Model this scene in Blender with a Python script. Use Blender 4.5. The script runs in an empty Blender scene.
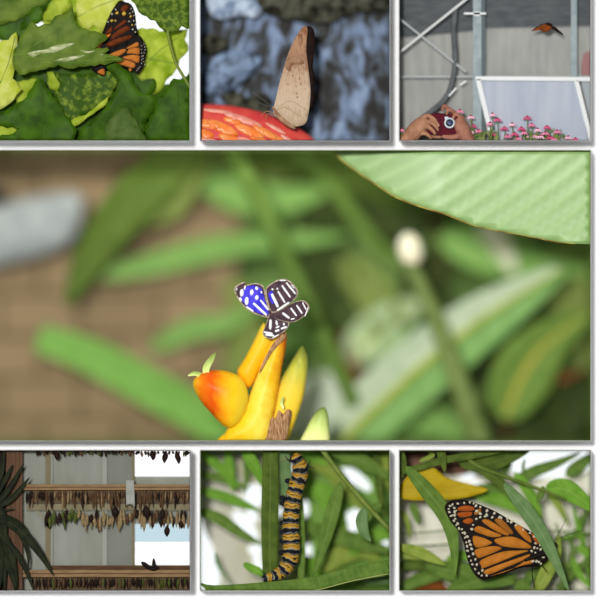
import bpy, bmesh, math, random
from mathutils import Vector, Matrix, noise
from mathutils.geometry import delaunay_2d_cdt
random.seed(7)
S = bpy.context.scene
COL = S.collection
D = 80.0                      # viewing distance of the display wall
# ------------------------------------------------------------------ helpers
DK = 1.0                      # how deep the case being built is, against the deepest one
CASE_K = {1: .36, 2: .42, 3: .40, 4: .8, 5: .45, 6: .65, 7: .65}
def P(x, y, d):               # a point of the wall plan (100 units per metre), d metres behind the case fronts
    if d > 0: d = d * DK
    k = (1 + d / D) / 100.0
    return Vector(((x - 300) * k, d, (300 - y) * k))
def lin(c):
    return c / 12.92 if c <= 0.04045 else ((c + 0.055) / 1.055) ** 2.4
TONE = 1.0                    # scales the base colours of the case being built, in place of its light level
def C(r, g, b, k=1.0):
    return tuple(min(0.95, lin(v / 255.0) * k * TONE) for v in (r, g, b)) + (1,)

def newmat(name):
    m = bpy.data.materials.new(name); m.use_nodes = True
    nt = m.node_tree; b = nt.nodes['Principled BSDF']
    b.inputs['Specular IOR Level'].default_value = 0.08
    return m, nt, b
def mat(name, c1, c2=None, scale=12, rough=0.6, stretch=(1, 1, 1), detail=4, lo=0.35, hi=0.65, spec=0.06, bump=0, trans=0, coat=0, dist=0):
    m, nt, b = newmat(name)
    b.inputs['Roughness'].default_value = rough
    b.inputs['Specular IOR Level'].default_value = spec
    if coat: b.inputs['Coat Weight'].default_value = coat
    src = None
    if c2 is None:
        b.inputs['Base Color'].default_value = c1
    if c2 is not None or bump:
        tc = nt.nodes.new('ShaderNodeTexCoord'); mp = nt.nodes.new('ShaderNodeMapping')
        mp.inputs['Scale'].default_value = stretch
        nz = nt.nodes.new('ShaderNodeTexNoise'); nz.inputs['Scale'].default_value = scale
        nz.inputs['Detail'].default_value = detail; nz.inputs['Distortion'].default_value = dist
        nt.links.new(tc.outputs['Object'], mp.inputs['Vector']); nt.links.new(mp.outputs[0], nz.inputs['Vector'])
        if c2 is not None:
            rp = nt.nodes.new('ShaderNodeValToRGB')
            rp.color_ramp.elements[0].position = lo; rp.color_ramp.elements[1].position = hi
            rp.color_ramp.elements[0].color = c1; rp.color_ramp.elements[1].color = c2
            nt.links.new(nz.outputs['Fac'], rp.inputs[0]); nt.links.new(rp.outputs[0], b.inputs['Base Color'])
            src = rp.outputs[0]
        if bump:
            bp = nt.nodes.new('ShaderNodeBump'); bp.inputs['Strength'].default_value = bump; bp.inputs['Distance'].default_value = 0.02
            nt.links.new(nz.outputs['Fac'], bp.inputs['Height']); nt.links.new(bp.outputs[0], b.inputs['Normal'])
    if trans:
        tr = nt.nodes.new('ShaderNodeBsdfTranslucent'); mx = nt.nodes.new('ShaderNodeMixShader'); mx.inputs[0].default_value = trans
        if src: nt.links.new(src, tr.inputs['Color'])
        else: tr.inputs['Color'].default_value = c1
        out = nt.nodes['Material Output']
        nt.links.new(b.outputs[0], mx.inputs[1]); nt.links.new(tr.outputs[0], mx.inputs[2]); nt.links.new(mx.outputs[0], out.inputs[0])
    return m
def leafmat(name, c1, c2, vein, nv=14, slope=0.35, rib=0.05, amt=0.35, rough=0.6, spec=0.07, nscale=10):
    """blade material: midrib and slanting side veins from the leaf's own UV, blotches from noise"""
    m, nt, b = newmat(name); b.inputs['Roughness'].default_value = rough; b.inputs['Specular IOR Level'].default_value = spec
    N = nt.nodes.new; L = nt.links.new
    def math_(op, a=None, bb=None):
        n = N('ShaderNodeMath'); n.operation = op
        for i, v in enumerate((a, bb)):
            if v is None: continue
            if isinstance(v, (int, float)): n.inputs[i].default_value = v
            else: L(v, n.inputs[i])
        return n.outputs[0]
    uv = N('ShaderNodeUVMap'); uv.uv_map = 'uv'; sp = N('ShaderNodeSeparateXYZ'); L(uv.outputs[0], sp.inputs[0])
    s = math_('ABSOLUTE', sp.outputs['Y'])
    ph = math_('SUBTRACT', sp.outputs['X'], math_('MULTIPLY', s, slope))
    w = math_('SINE', math_('MULTIPLY', ph, nv * 6.283))
    w = math_('POWER', math_('ADD', math_('MULTIPLY', w, 0.5), 0.5), 8.0)
    r = math_('LESS_THAN', s, rib)
    f = math_('MAXIMUM', math_('MULTIPLY', w, amt), r)
    tc = N('ShaderNodeTexCoord'); nz = N('ShaderNodeTexNoise'); nz.inputs['Scale'].default_value = nscale; nz.inputs['Detail'].default_value = 3
    L(tc.outputs['Object'], nz.inputs['Vector'])
    rp = N('ShaderNodeValToRGB'); rp.color_ramp.elements[0].position = .35; rp.color_ramp.elements[1].position = .65
    rp.color_ramp.elements[0].color = c1; rp.color_ramp.elements[1].color = c2; L(nz.outputs['Fac'], rp.inputs[0])
    mx = N('ShaderNodeMix'); mx.data_type = 'RGBA'
    L(f, mx.inputs['Factor']); L(rp.outputs[0], mx.inputs['A']); mx.inputs['B'].default_value = vein
    L(mx.outputs['Result'], b.inputs['Base Color'])
    return m
def glow(name, c, s):
    m = bpy.data.materials.new(name); m.use_nodes = True; nt = m.node_tree
    nt.nodes.remove(nt.nodes['Principled BSDF'])
    e = nt.nodes.new('ShaderNodeEmission'); e.inputs[0].default_value = c; e.inputs[1].default_value = s
    nt.links.new(e.outputs[0], nt.nodes['Material Output'].inputs[0]); return m
def rampmat(name, stops, axis='Z', rough=0.45, nz_amt=0.12, nscale=14, stretch=(1, 1, 1), spec=0.12):
    """colour running along the thing's own length (petals, buds, wings)"""
    m, nt, b = newmat(name); b.inputs['Roughness'].default_value = rough; b.inputs['Specular IOR Level'].default_value = spec
    N = nt.nodes.new; L = nt.links.new
    tc = N('ShaderNodeTexCoord'); sp = N('ShaderNodeSeparateXYZ'); L(tc.outputs['Generated'], sp.inputs[0])
    mp = N('ShaderNodeMapping'); mp.inputs['Scale'].default_value = stretch; L(tc.outputs['Object'], mp.inputs[0])
    nz = N('ShaderNodeTexNoise'); nz.inputs['Scale'].default_value = nscale; L(mp.outputs[0], nz.inputs['Vector'])
    a = N('ShaderNodeMath'); a.operation = 'MULTIPLY_ADD'; L(nz.outputs['Fac'], a.inputs[0]); a.inputs[1].default_value = nz_amt * 2
    L(sp.outputs[axis], a.inputs[2])
    a2 = N('ShaderNodeMath'); a2.operation = 'SUBTRACT'; L(a.outputs[0], a2.inputs[0]); a2.inputs[1].default_value = nz_amt
    rp = N('ShaderNodeValToRGB'); els = rp.color_ramp.elements
    while len(els) < len(stops): els.new(0.5)
    for e, (p, c) in zip(els, stops): e.position = p; e.color = c
    L(a2.outputs[0], rp.inputs[0]); L(rp.outputs[0], b.inputs['Base Color'])
    return m

def catmull(pts, n=8, closed=False):
    pts = [Vector(p) for p in pts]; out = []
    m = len(pts)
    for i in range(m if closed else m - 1):
        if closed: a, b, c, d = pts[i - 1], pts[i], pts[(i + 1) % m], pts[(i + 2) % m]
        else: a, b, c, d = pts[max(i - 1, 0)], pts[i], pts[i + 1], pts[min(i + 2, m - 1)]
        for k in range(n):
            t = k / n
            out.append(0.5 * ((2 * b) + (c - a) * t + (2 * a - 5 * b + 4 * c - d) * t * t + (3 * b - a - 3 * c + d) * t ** 3))
    if not closed: out.append(pts[-1])
    return out
def jag(pts, step=5, amp=1.6):
    out = []; m = len(pts)
    area = sum(pts[i][0] * pts[(i + 1) % m][1] - pts[(i + 1) % m][0] * pts[i][1] for i in range(m))
    sg = 1 if area > 0 else -1
    for i in range(m):
        a, b = Vector(pts[i]), Vector(pts[(i + 1) % m]); v = b - a; n = max(1, int(v.length / step))
        if v.length < 1e-6: continue
        nrm = Vector((v.y, -v.x)).normalized() * sg
        out.append(a)
        for k in range(1, n):
            out.append(a + v * (k / n) + nrm * (amp * random.uniform(.4, 1.2) if k % 2 else -amp * .35))
    return out
def segdist(p, a, b):
    v = b - a; l = v.length_squared
    t = 0 if l == 0 else max(0, min(1, (p - a).dot(v) / l))
    return (p - a - v * t).length
def inside(p, poly):
    r = False; j = len(poly) - 1
    for i in range(len(poly)):
        a, b = poly[i], poly[j]
        if (a[1] > p[1]) != (b[1] > p[1]) and p[0] < (b[0] - a[0]) * (p[1] - a[1]) / (b[1] - a[1]) + a[0]: r = not r
        j = i
    return r
PANEL = {1: (-40, -40, 190, 141), 2: (200, -40, 390, 141), 3: (399, -40, 591, 141), 4: (-40, 150, 591, 441),
         5: (-40, 450, 190.5, 591), 6: (200, 450, 390, 591), 7: (399, 450, 591, 591)}
ORG = {}
class MB:
    def __init__(s): s.v = []; s.f = []; s.m = []; s.uv = []; s.sm = []
    def vert(s, co, uv=(0, 0)): s.v.append(Vector(co)); s.uv.append(uv); return len(s.v) - 1
    def face(s, ids, m=0, smooth=True): s.f.append(tuple(ids)); s.m.append(m); s.sm.append(smooth)
    def sheet(s, poly, d, th=0.012, m=0, rel=None, grid=None, smooth=True, mode='sheet', h=0.1, back=None):
        """outline -> triangulated body: 'sheet' = relief surface with thickness, 'puff' = inflated solid"""
        pl = []
        for p in poly:
            p = Vector((p[0], p[1]))
            if not pl or (p - pl[-1]).length > 1e-3: pl.append(p)
        if (pl[0] - pl[-1]).length < 1e-3: pl.pop()
        xs = [p.x for p in pl]; ys = [p.y for p in pl]
        pts = list(pl); n = len(pl)
        if grid:
            y = min(ys) + grid / 2; row = 0
            while y < max(ys):
                x = min(xs) + (grid / 2 if row % 2 else 0)
                while x < max(xs):
                    q = Vector((x, y))
                    if inside(q, pl) and min(segdist(q, pl[i], pl[(i + 1) % n]) for i in range(n)) > grid * 0.3: pts.append(q)
                    x += grid
                y += grid * 0.866; row += 1
        vs, es, fs, *_ = delaunay_2d_cdt(pts, [(i, (i + 1) % n) for i in range(n)], [], 1, 1e-5)
        dist = []
        for q in vs: dist.append(min(segdist(q, pl[i], pl[(i + 1) % n]) for i in range(n)))
        mxd = max(dist) if dist else 1
        fr = []; bk = []
        for q, ds in zip(vs, dist):
            if mode == 'puff':
                t = ds / max(mxd, 1e-6); o = h * math.sqrt(max(0, 1 - (1 - t) ** 2))
                d0 = d - o; d1 = d + (back if back is not None else h) / h * o + 0.002
            else:
                o = rel(q.x, q.y) if rel else 0
                d0 = d + o; d1 = d0 + th
            fr.append(s.vert(P(q.x, q.y, d0), (q.x / 100, q.y / 100))); bk.append(s.vert(P(q.x, q.y, d1), (q.x / 100, q.y / 100)))
        cnt = {}
        for f in fs:
            a = Vector(vs[f[0]]); b = Vector(vs[f[1]]); c = Vector(vs[f[2]])
            f = list(f)
            if (b - a).cross(c - a) > 0: f.reverse()      # y down in plan: keep normals to the viewer
            s.face([fr[i] for i in reversed(f)][::-1], m, smooth); s.face([bk[i] for i in reversed(f)], m, smooth)
            for i in range(len(f)):
                e = (f[i], f[(i + 1) % len(f)]); cnt[tuple(sorted(e))] = cnt.get(tuple(sorted(e)), []) + [e]
        for k, e in cnt.items():
            if len(e) == 1:
                i, j = e[0]; s.face([fr[j], fr[i], bk[i], bk[j]], m, False)
        return s
    def puff(s, poly, d, h=0.1, m=0, grid=3, back=None): return s.sheet(poly, d, m=m, grid=grid, mode='puff', h=h, back=back)
    def blade(s, pts, w, ds=0.1, m=0, fold=0.25, th=0.008, n=8, prof=None, nc=6, twist=0.0):
        """long leaf along a centre line; w = full width in plan units, ds = depth or list along the line"""
        if isinstance(ds, (int, float)): ds = [ds] * len(pts)
        cl = catmull([(p[0], p[1], dd) for p, dd in zip(pts, ds)], n)
        N = len(cl); rows = []
        prof = prof or (lambda t: max(0.02, (math.sin(math.pi * min(1, t ** 0.75))) ** 0.8))
        for i, c in enumerate(cl):
            a = cl[max(i - 1, 0)]; b = cl[min(i + 1, N - 1)]; tg = Vector((b.x - a.x, b.y - a.y)); tg = tg.normalized() if tg.length else Vector((1, 0))
            nr = Vector((-tg.y, tg.x)); t = i / (N - 1); hw = w * prof(t) / 2
            r = []
            for j in range(nc + 1):
                q = -1 + 2 * j / nc
                x = c.x + nr.x * hw * q; y = c.y + nr.y * hw * q
                dd = c.z + (abs(q) * fold - twist * q) * -hw / 100
                r.append((s.vert(P(x, y, dd), (t, q)), s.vert(P(x, y, dd + th), (t, q))))
            rows.append(r)
        for i in range(N - 1):
            for j in range(nc):
                a, b, c, e = rows[i][j], rows[i + 1][j], rows[i + 1][j + 1], rows[i][j + 1]
                s.face((a[0], b[0], c[0], e[0]), m); s.face((a[1], e[1], c[1], b[1]), m)
            for j, fl in ((0, 0), (nc, 1)):
                a, b = rows[i][j], rows[i + 1][j]
                s.face((a[0], a[1], b[1], b[0]) if not fl else (a[0], b[0], b[1], a[1]), m)
        for r in (rows[0], rows[-1]):
            for j in range(nc): s.face((r[j][0], r[j + 1][0], r[j + 1][1], r[j][1]), m)
        return s
    def tube(s, pts, r, m=0, seg=8, n=5, closed_ends=True, round_end=True):
        """pts (x, y, depth); r in plan units, one or a list"""
        if isinstance(r, (int, float)): r = [r] * len(pts)
        cl = catmull([(p[0], p[1], p[2], q) for p, q in zip(pts, r)], n) if len(pts) > 2 else [Vector((*p, q)) for p, q in zip(pts, r)]
        if round_end:
            def cap(a, b):
                v = Vector(a[:3]) - Vector(b[:3]); v.z *= 100
                v = v.normalized() if v.length else Vector((0, 0, 1)); o = []
                for f, g in ((0.95, 0.3), (0.7, 0.72), (0.28, 0.96)):
                    o.append(Vector((a[0] + v.x * a[3] * g, a[1] + v.y * a[3] * g, a[2] + v.z * a[3] * g / 100, a[3] * f)))
                return o
            h_ = cap(cl[0], cl[1]); t_ = cap(cl[-1], cl[-2]); cl = h_[::-1] + cl + t_
        W = [P(c[0], c[1], c[2]) for c in cl]; rows = []
        up = None; L = 0; Ls = [0]
        for i in range(1, len(W)): L += (W[i] - W[i - 1]).length; Ls.append(L)
        for i, w in enumerate(W):
            t = (W[min(i + 1, len(W) - 1)] - W[max(i - 1, 0)])
            t = t.normalized() if t.length > 1e-9 else Vector((0, 0, 1))
            if up is None: up = t.cross(Vector((0, 1, 0))) if abs(t.y) < .9 else t.cross(Vector((1, 0, 0)))
            up = (up - t * up.dot(t)).normalized(); bi = t.cross(up)
            rr = cl[i][3] / 100
            rows.append([s.vert(w + (up * math.cos(k * 2 * math.pi / seg) + bi * math.sin(k * 2 * math.pi / seg)) * rr, (Ls[i] / max(L, 1e-9), k / seg)) for k in range(seg)])
        for i in range(len(rows) - 1):
            for k in range(seg): s.face((rows[i][k], rows[i][(k + 1) % seg], rows[i + 1][(k + 1) % seg], rows[i + 1][k]), m)
        s.face(rows[0][::-1], m); s.face(rows[-1], m)
        return s
    def ell(s, c, rx, ry, rd, m=0, rot=0, seg=14, rings=9):
        """ellipsoid; radii in plan units"""
        ca, sa = math.cos(rot), math.sin(rot); rows = []
        for i in range(rings + 1):
            ph = math.pi * i / rings
            if i in (0, rings): n = 1
            else: n = seg
            r = []
            for k in range(n):
                th = 2 * math.pi * k / seg
                x = rx * math.sin(ph) * math.cos(th); y = -ry * math.cos(ph); z = rd * math.sin(ph) * math.sin(th)
                r.append(s.vert(P(c[0] + x * ca - y * sa, c[1] + x * sa + y * ca, c[2] + z / 100), (k / seg, i / rings)))
            rows.append(r)
        for i in range(rings):
            a, b = rows[i], rows[i + 1]
            for k in range(seg):
                k2 = (k + 1) % seg
                if len(a) == 1: s.face((a[0], b[k], b[k2]), m)
                elif len(b) == 1: s.face((a[k], b[0], a[k2]), m)
                else: s.face((a[k], b[k], b[k2], a[k2]), m)
        return s
    def box(s, x0, y0, x1, y1, d0, d1, m=0): return s.prism([(x0, y0), (x1, y0), (x1, y1), (x0, y1)], d0, d1, m)
    def prism(s, poly, d0, d1, m=0, bev=0):
        n = len(poly); a = [s.vert(P(x, y, d0), (x / 100, y / 100)) for x, y in poly]; b = [s.vert(P(x, y, d1), (x / 100, y / 100)) for x, y in poly]
        s.face(a[::-1], m, False); s.face(b, m, False)
        for i in range(n): s.face((a[i], a[(i + 1) % n], b[(i + 1) % n], b[i]), m, False)
        return s
    def bar(s, a, b, w, d0, d1, m=0):
        v = Vector((b[0] - a[0], b[1] - a[1])).normalized(); nn = Vector((-v.y, v.x)) * w / 2
        return s.prism([(a[0] + nn.x, a[1] + nn.y), (b[0] + nn.x, b[1] + nn.y), (b[0] - nn.x, b[1] - nn.y), (a[0] - nn.x, a[1] - nn.y)], d0, d1, m)
    def build(s, name, mats, parent=None, clip=None, origin=None, merge=False):
        if not isinstance(mats, (list, tuple)): mats = [mats]
        bm = bmesh.new(); uvl = bm.loops.layers.uv.new('uv')
        V = [bm.verts.new(v) for v in s.v]
        for ids, mi, sm in zip(s.f, s.m, s.sm):
            if len(set(ids)) < 3: continue
            try: f = bm.faces.new([V[i] for i in ids])
            except ValueError: continue
            f.material_index = mi; f.smooth = sm
            for l, i in zip(f.loops, ids): l[uvl].uv = s.uv[i]
        bmesh.ops.recalc_face_normals(bm, faces=bm.faces[:])
        if clip:
            x0, y0, x1, y1 = PANEL[clip]; e = 0.8
            A = Vector((0, -D, 0))
            x0, y0, x1, y1 = x0 + e, y0 + e, x1 - e, y1 - e
            for (p, q, flip) in (((x0, y0), (x0, y1), 1), ((x1, y0), (x1, y1), -1), ((x0, y0), (x1, y0), 1), ((x0, y1), (x1, y1), -1)):
                a, b = P(*p, 0), P(*q, 0); no = (a - A).cross(b - A).normalized()
                mid = P((x0 + x1) / 2, (y0 + y1) / 2, 0)
                if (mid - a).dot(no) > 0: no = -no
                r = bmesh.ops.bisect_plane(bm, geom=bm.verts[:] + bm.edges[:] + bm.faces[:], plane_co=a, plane_no=no, clear_outer=True)
                ed = [g for g in r['geom_cut'] if isinstance(g, bmesh.types.BMEdge)]
                if ed:
                    try:
                        rr = bmesh.ops.holes_fill(bm, edges=ed, sides=0)
                        for f in rr['faces']: f.smooth = False
                    except Exception: pass
        for v in [v for v in bm.verts if not v.link_faces]: bm.verts.remove(v)
        if parent is not None: org = ORG[parent.name]
        elif origin is not None: org = Vector(origin)
        else:
            cs = [v.co for v in bm.verts]
            org = Vector(((min(c.x for c in cs) + max(c.x for c in cs)) / 2, (min(c.y for c in cs) + max(c.y for c in cs)) / 2, min(c.z for c in cs))) if cs else Vector()
        for v in bm.verts: v.co -= org
        me = bpy.data.meshes.new(name); bm.to_mesh(me); bm.free()
        for mm in mats: me.materials.append(mm)
        o = bpy.data.objects.new(name, me); COL.objects.link(o)
        if parent is not None: o.parent = parent
        else: o.location = org
        ORG[o.name] = org
        return o
def tag(o, label, cat, group=None):
    o['label'] = label; o['category'] = cat
    if group: o['group'] = group
    return o
def struct(o): o['kind'] = 'structure'; return o
def thing(name, base, label, cat, group=None):
    o = bpy.data.objects.new(name, None); COL.objects.link(o); o.empty_display_size = 0.05
    o.location = P(*base); ORG[o.name] = P(*base)
    return tag(o, label, cat, group)
def zoomer(x0, y0, s): return lambda L: [(x0 + p[0] / s, y0 + p[1] / s) + tuple(p[2:]) for p in L]
def rough_relief(a=0.04, f=0.05, seed=0): return lambda x, y: a * noise.noise(Vector((x * f + seed, y * f, seed * 1.7)))
def disc(c, r, n=9, ry=None, rot=0):
    ry = ry or r
    return [(c[0] + r * math.cos(t) * math.cos(rot) - ry * math.sin(t) * math.sin(rot), c[1] + r * math.cos(t) * math.sin(rot) + ry * math.sin(t) * math.cos(rot)) for t in [2 * math.pi * i / n for i in range(n)]]

# ------------------------------------------------------------------ materials
WHITE = mat('white_board', (0.96, 0.96, 0.96, 1), rough=0.8, spec=0.0)
RIM = mat('case_rim', C(70, 80, 62), rough=0.7, spec=0.1)
RIMG = mat('case_rim_grey', C(120, 122, 122), rough=0.7, spec=0.1)
RIMD = mat('case_rim_dark', C(60, 52, 44), rough=0.7, spec=0.1)
BLACK = mat('wing_black', C(15, 11, 10), C(28, 21, 17), 30, 0.6)
SPOT = mat('wing_white_spot', C(205, 200, 182), rough=0.7)
SKY = glow('bright_sky', (0.93, 0.98, 1.0, 1), 1.15)
SKYB = glow('pale_blue_sky', (0.62, 0.80, 0.92, 1), 1.0)

# ------------------------------------------------------------------ the white display wall and its seven cases
BOARD_D = 0.32
holes = PANEL
def board():
    xs = sorted({-90, 690} | {v for p in holes.values() for v in (p[0], p[2])})
    ys = sorted({-90, 690} | {v for p in holes.values() for v in (p[1], p[3])})
    mb = MB(); g = {}
    def vid(x, y, d):
        k = (x, y, d)
        if k not in g: g[k] = mb.vert(P(x, y, d))
        return g[k]
    d0, d1 = BOARD_D, BOARD_D + 0.02
    solid = lambda x, y: not any(p[0] < x < p[2] and p[1] < y < p[3] for p in holes.values())
    cell = {}
    for i in range(len(xs) - 1):
        for j in range(len(ys) - 1): cell[i, j] = solid((xs[i] + xs[i + 1]) / 2, (ys[j] + ys[j + 1]) / 2)
    for (i, j), ok in cell.items():
        if not ok: continue
        a, b, c, e = (xs[i], ys[j]), (xs[i + 1], ys[j]), (xs[i + 1], ys[j + 1]), (xs[i], ys[j + 1])
        mb.face([vid(*p, d0) for p in (a, b, c, e)], 0, False); mb.face([vid(*p, d1) for p in (e, c, b, a)], 0, False)
        for (p, q, di, dj) in ((a, b, 0, -1), (b, c, 1, 0), (c, e, 0, 1), (e, a, -1, 0)):
            if not cell.get((i + di, j + dj), False): mb.face([vid(*p, d0), vid(*q, d0), vid(*q, d1), vid(*p, d1)], 0, False)
    struct(mb.build('wall_front', WHITE))
board()
CASE_D = {1: 0.85, 2: 1.1, 3: 0.75, 4: 2.1, 5: 0.5, 6: 0.9, 7: 0.9}
SLEEVE = mat('case_sleeve_grey', (.66, .66, .66, 1), rough=.8, spec=0)
LINER = {k: mat('case_liner', C(*c), rough=.8, spec=0) for k, c in {1: (62, 92, 24), 2: (70, 80, 95), 3: (132, 132, 130), 4: (112, 130, 72), 5: (70, 58, 46), 6: (104, 122, 62), 7: (110, 122, 76)}.items()}
for k, (x0, y0, x1, y1) in PANEL.items():
    DK = CASE_K[k]; mb = MB(); t = 0.25; d = max(CASE_D[k], (BOARD_D + .02) / DK)
    for i, m in ((0, 0), (1, 1)):                        # white sleeve outside, coloured liner inside
        a0, b0, a1, b1 = x0 + i * t, y0 + i * t, x1 - i * t, y1 - i * t
        mb.box(a0, b0, a1, b0 + t, 0, d, m); mb.box(a0, b1 - t, a1, b1, 0, d, m)
        mb.box(a1 - t, b0 + t, a1, b1 - t, 0, d, m)
        if x0 > 0: mb.box(a0, b0 + t, a0 + t, b1 - t, 0, d, m)
    struct(mb.build('trim_%d' % k, [SLEEVE, LINER[k]]))
DK = 1.0
def backwall(k, m, name='wall_back'):
    x0, y0, x1, y1 = PANEL[k]; d = CASE_D[k]
    return struct(MB().box(x0, y0, x1, y1, d, d + 0.03).build(name, m))

# ================================================================== case 1: tree leaves and a butterfly among them
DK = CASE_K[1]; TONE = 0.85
Z = zoomer(0, 0, 3)
backwall(1, SKY)
LG_D = mat('maple_leaf_shaded', C(46, 76, 8), C(72, 112, 18), 7, 0.45, trans=0.15)  # darker green: shade put into the leaf colour
LG_M = mat('maple_leaf_mid', C(78, 106, 30), C(116, 140, 52), 6, 0.45, trans=0.15)
LG_Y = mat('maple_leaf_backlit', C(150, 180, 30), C(206, 222, 82), 9, 0.5, trans=0.3)  # yellow-green: light shining through the leaf, put into its colour
LG_B = mat('maple_leaf_backlit_pale', C(205, 218, 70), C(232, 238, 130), 9, 0.5, trans=0.3)  # strongest backlight, also painted as leaf colour
LG_S = mat('maple_leaf_small_holes', C(70, 100, 24), C(120, 145, 48), 22, 0.5, trans=0.2, lo=.45, hi=.6)
VEIN = mat('leaf_vein', C(120, 145, 60), rough=0.6)
VEIND = mat('leaf_vein_dull', C(70, 100, 30), rough=0.6)
PALE = mat('leaf_glint_patch', C(130, 145, 80), C(205, 208, 165), 14, 0.6, stretch=(1, 1, 2.5))  # pale streaks paint glints of light on the leaf
LG_T = mat('maple_leaf_speckled', C(52, 82, 14), C(128, 150, 48), 18, .5, lo=.48, hi=.72)
STEMG = mat('leaf_stem_green', C(125, 140, 60), rough=0.6)
tree = thing('maple_tree', (95, 140, 0.6), 'tree branch of broad toothed green and yellow-green leaves around the hanging butterfly', 'tree')
def tleaf(outline, d, m, veins=(), vm=VEIND, seed=0, amp=0.07, patches=(), step=4.5, jamp=1.3, label=None):
    rel = rough_relief(amp, 0.035, seed); mb = MB()
    mb.sheet(jag(Z(outline), step, jamp), d, 0.01, 0, rel, grid=6)
    for vn in veins:
        q = Z(vn); mb.tube([(x, y, d + rel(x, y) - 0.003) for x, y in q], [0.55] + [0.35] * (len(q) - 1), 1, 6, n=4)
    for pt in patches:
        q = Z(pt); mb.sheet(catmull(q, 4, True), d - 0.006, 0.006, 2, rel, grid=4)
    o = mb.build('leaf', [m, vm, PALE], tree, clip=1)
    if label: o['label'] = label
    return o
# behind
tleaf([(-10, -10), (160, -10), (130, 40), (100, 70), (110, 120), (40, 140), (-10, 110)], .58, LG_D, [[(0, 80), (60, 50), (150, 10)]], seed=1)
tleaf([(120, 60), (160, -10), (240, -10), (235, 50), (250, 110), (170, 120)], .62, LG_Y, seed=2)
tleaf([(225, -10), (375, -10), (340, 60), (315, 100), (280, 75), (262, 95), (240, 70), (232, 40)], .50, LG_B, [[(235, 50), (290, 20), (345, 0)]], VEIN, seed=3, label='pale yellow-green leaf lit above the butterfly')
tleaf([(240, 70), (290, 60), (320, 80), (305, 120), (230, 120)], .55, LG_Y, seed=4)
tleaf([(412, 88), (455, 84), (480, 95), (520, 92), (562, 86), (555, 120), (566, 150), (540, 178), (525, 215), (497, 245), (490, 262), (460, 285), (440, 250), (410, 225), (425, 150)], .55, LG_Y, [[(430, 200), (480, 150), (545, 105)], [(445, 175), (520, 190)]], VEIN, seed=5, label='sunlit yellow-green leaf right of the butterfly')
tleaf([(-10, 150), (190, 130), (330, 190), (480, 260), (560, 230), (600, 180), (600, 440), (-10, 440)], .60, LG_D, seed=6, amp=.1)
tleaf([(30, 250), (110, 235), (130, 330), (60, 330)], .50, LG_Y, seed=7)
tleaf([(140, 215), (190, 225), (185, 275), (150, 265)], .50, LG_Y, seed=8)
# front
tleaf([(-10, 130), (25, 120), (48, 96), (52, 130), (40, 175), (44, 210), (38, 235), (66, 268), (50, 285), (30, 310), (8, 325), (-10, 332)], .22, LG_B, [[(0, 250), (25, 190), (45, 110)]], VEIN, seed=9, label='pale yellow leaf at the left edge')
tleaf([(-10, 375), (70, 380), (55, 405), (20, 425), (-10, 425)], .30, LG_Y, seed=10)
tleaf([(260, 180), (345, 175), (450, 200), (470, 260), (440, 300), (290, 280)], .56, LG_D, seed=21)
tleaf([(-10, -10), (60, -10), (150, -10), (120, 30), (60, 55), (0, 75), (-10, 75)], .50, LG_M, [[(0, 40), (70, 20), (140, -5)], [(0, 60), (50, 45)]], VEIN, seed=22)
tleaf([(130, 60), (142, 30), (158, 0), (205, -10), (215, 15), (190, 40), (160, 60)], .46, LG_Y, seed=23)
tleaf([(95, 25), (130, 15), (128, 60), (100, 75), (60, 90), (70, 60)], .48, LG_D, seed=24)
tleaf([(160, 218), (250, 225), (310, 215), (372, 228), (340, 270), (322, 300), (290, 325), (255, 345), (215, 370), (180, 340), (165, 290), (180, 250)], .34, LG_T, [[(330, 240), (260, 280), (200, 350)]], seed=11)
tleaf([(325, 288), (322, 310), (295, 330), (262, 352), (235, 375), (212, 384), (203, 370), (222, 355), (258, 345), (290, 318)], .30, LG_Y, seed=12, jamp=.6, label='narrow yellow-green lit leaf lobe below the butterfly')
tleaf([(-10, 340), (45, 320), (80, 290), (105, 245), (120, 232), (140, 262), (158, 290), (180, 310), (200, 350), (230, 385), (222, 430), (-10, 430), (-10, 410), (40, 400), (65, 385), (-10, 378)], .26, LG_D, [[(120, 250), (130, 320), (120, 425)]], seed=13, label='large dark green pointed leaf at the lower left')
tleaf([(318, 200), (345, 188), (380, 210), (400, 245), (425, 280), (450, 285), (478, 300), (462, 335), (440, 360), (432, 400), (440, 430), (230, 430), (240, 390), (300, 345), (330, 300), (360, 240)], .28, LG_D, [[(345, 205), (400, 330), (430, 425)], [(365, 250), (330, 330), (310, 400)]], seed=14, label='dark green leaf right under the butterfly')
tleaf([(580, 215), (545, 240), (520, 235), (500, 275), (470, 300), (460, 340), (435, 375), (440, 440), (600, 440), (600, 220)], .24, LG_D, [[(530, 250), (535, 330), (530, 425)]], seed=15)
tleaf([(388, -10), (600, -10), (600, 70), (562, 88), (545, 78), (522, 96), (508, 98), (478, 82), (465, 62), (440, 50), (415, 35), (405, 12)], .18, LG_S, [[(505, 98), (480, 50), (470, 0)], [(505, 98), (530, 50), (560, 10)]], VEIN, seed=16, label='speckled green leaf hanging at the upper right')
st = MB(); st.tube([(*p, .2) for p in Z([(503, 97), (512, 140), (528, 190), (552, 232), (570, 262)])], 1.5); st.build('leaf_stem', STEMG, tree, clip=1)
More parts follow.
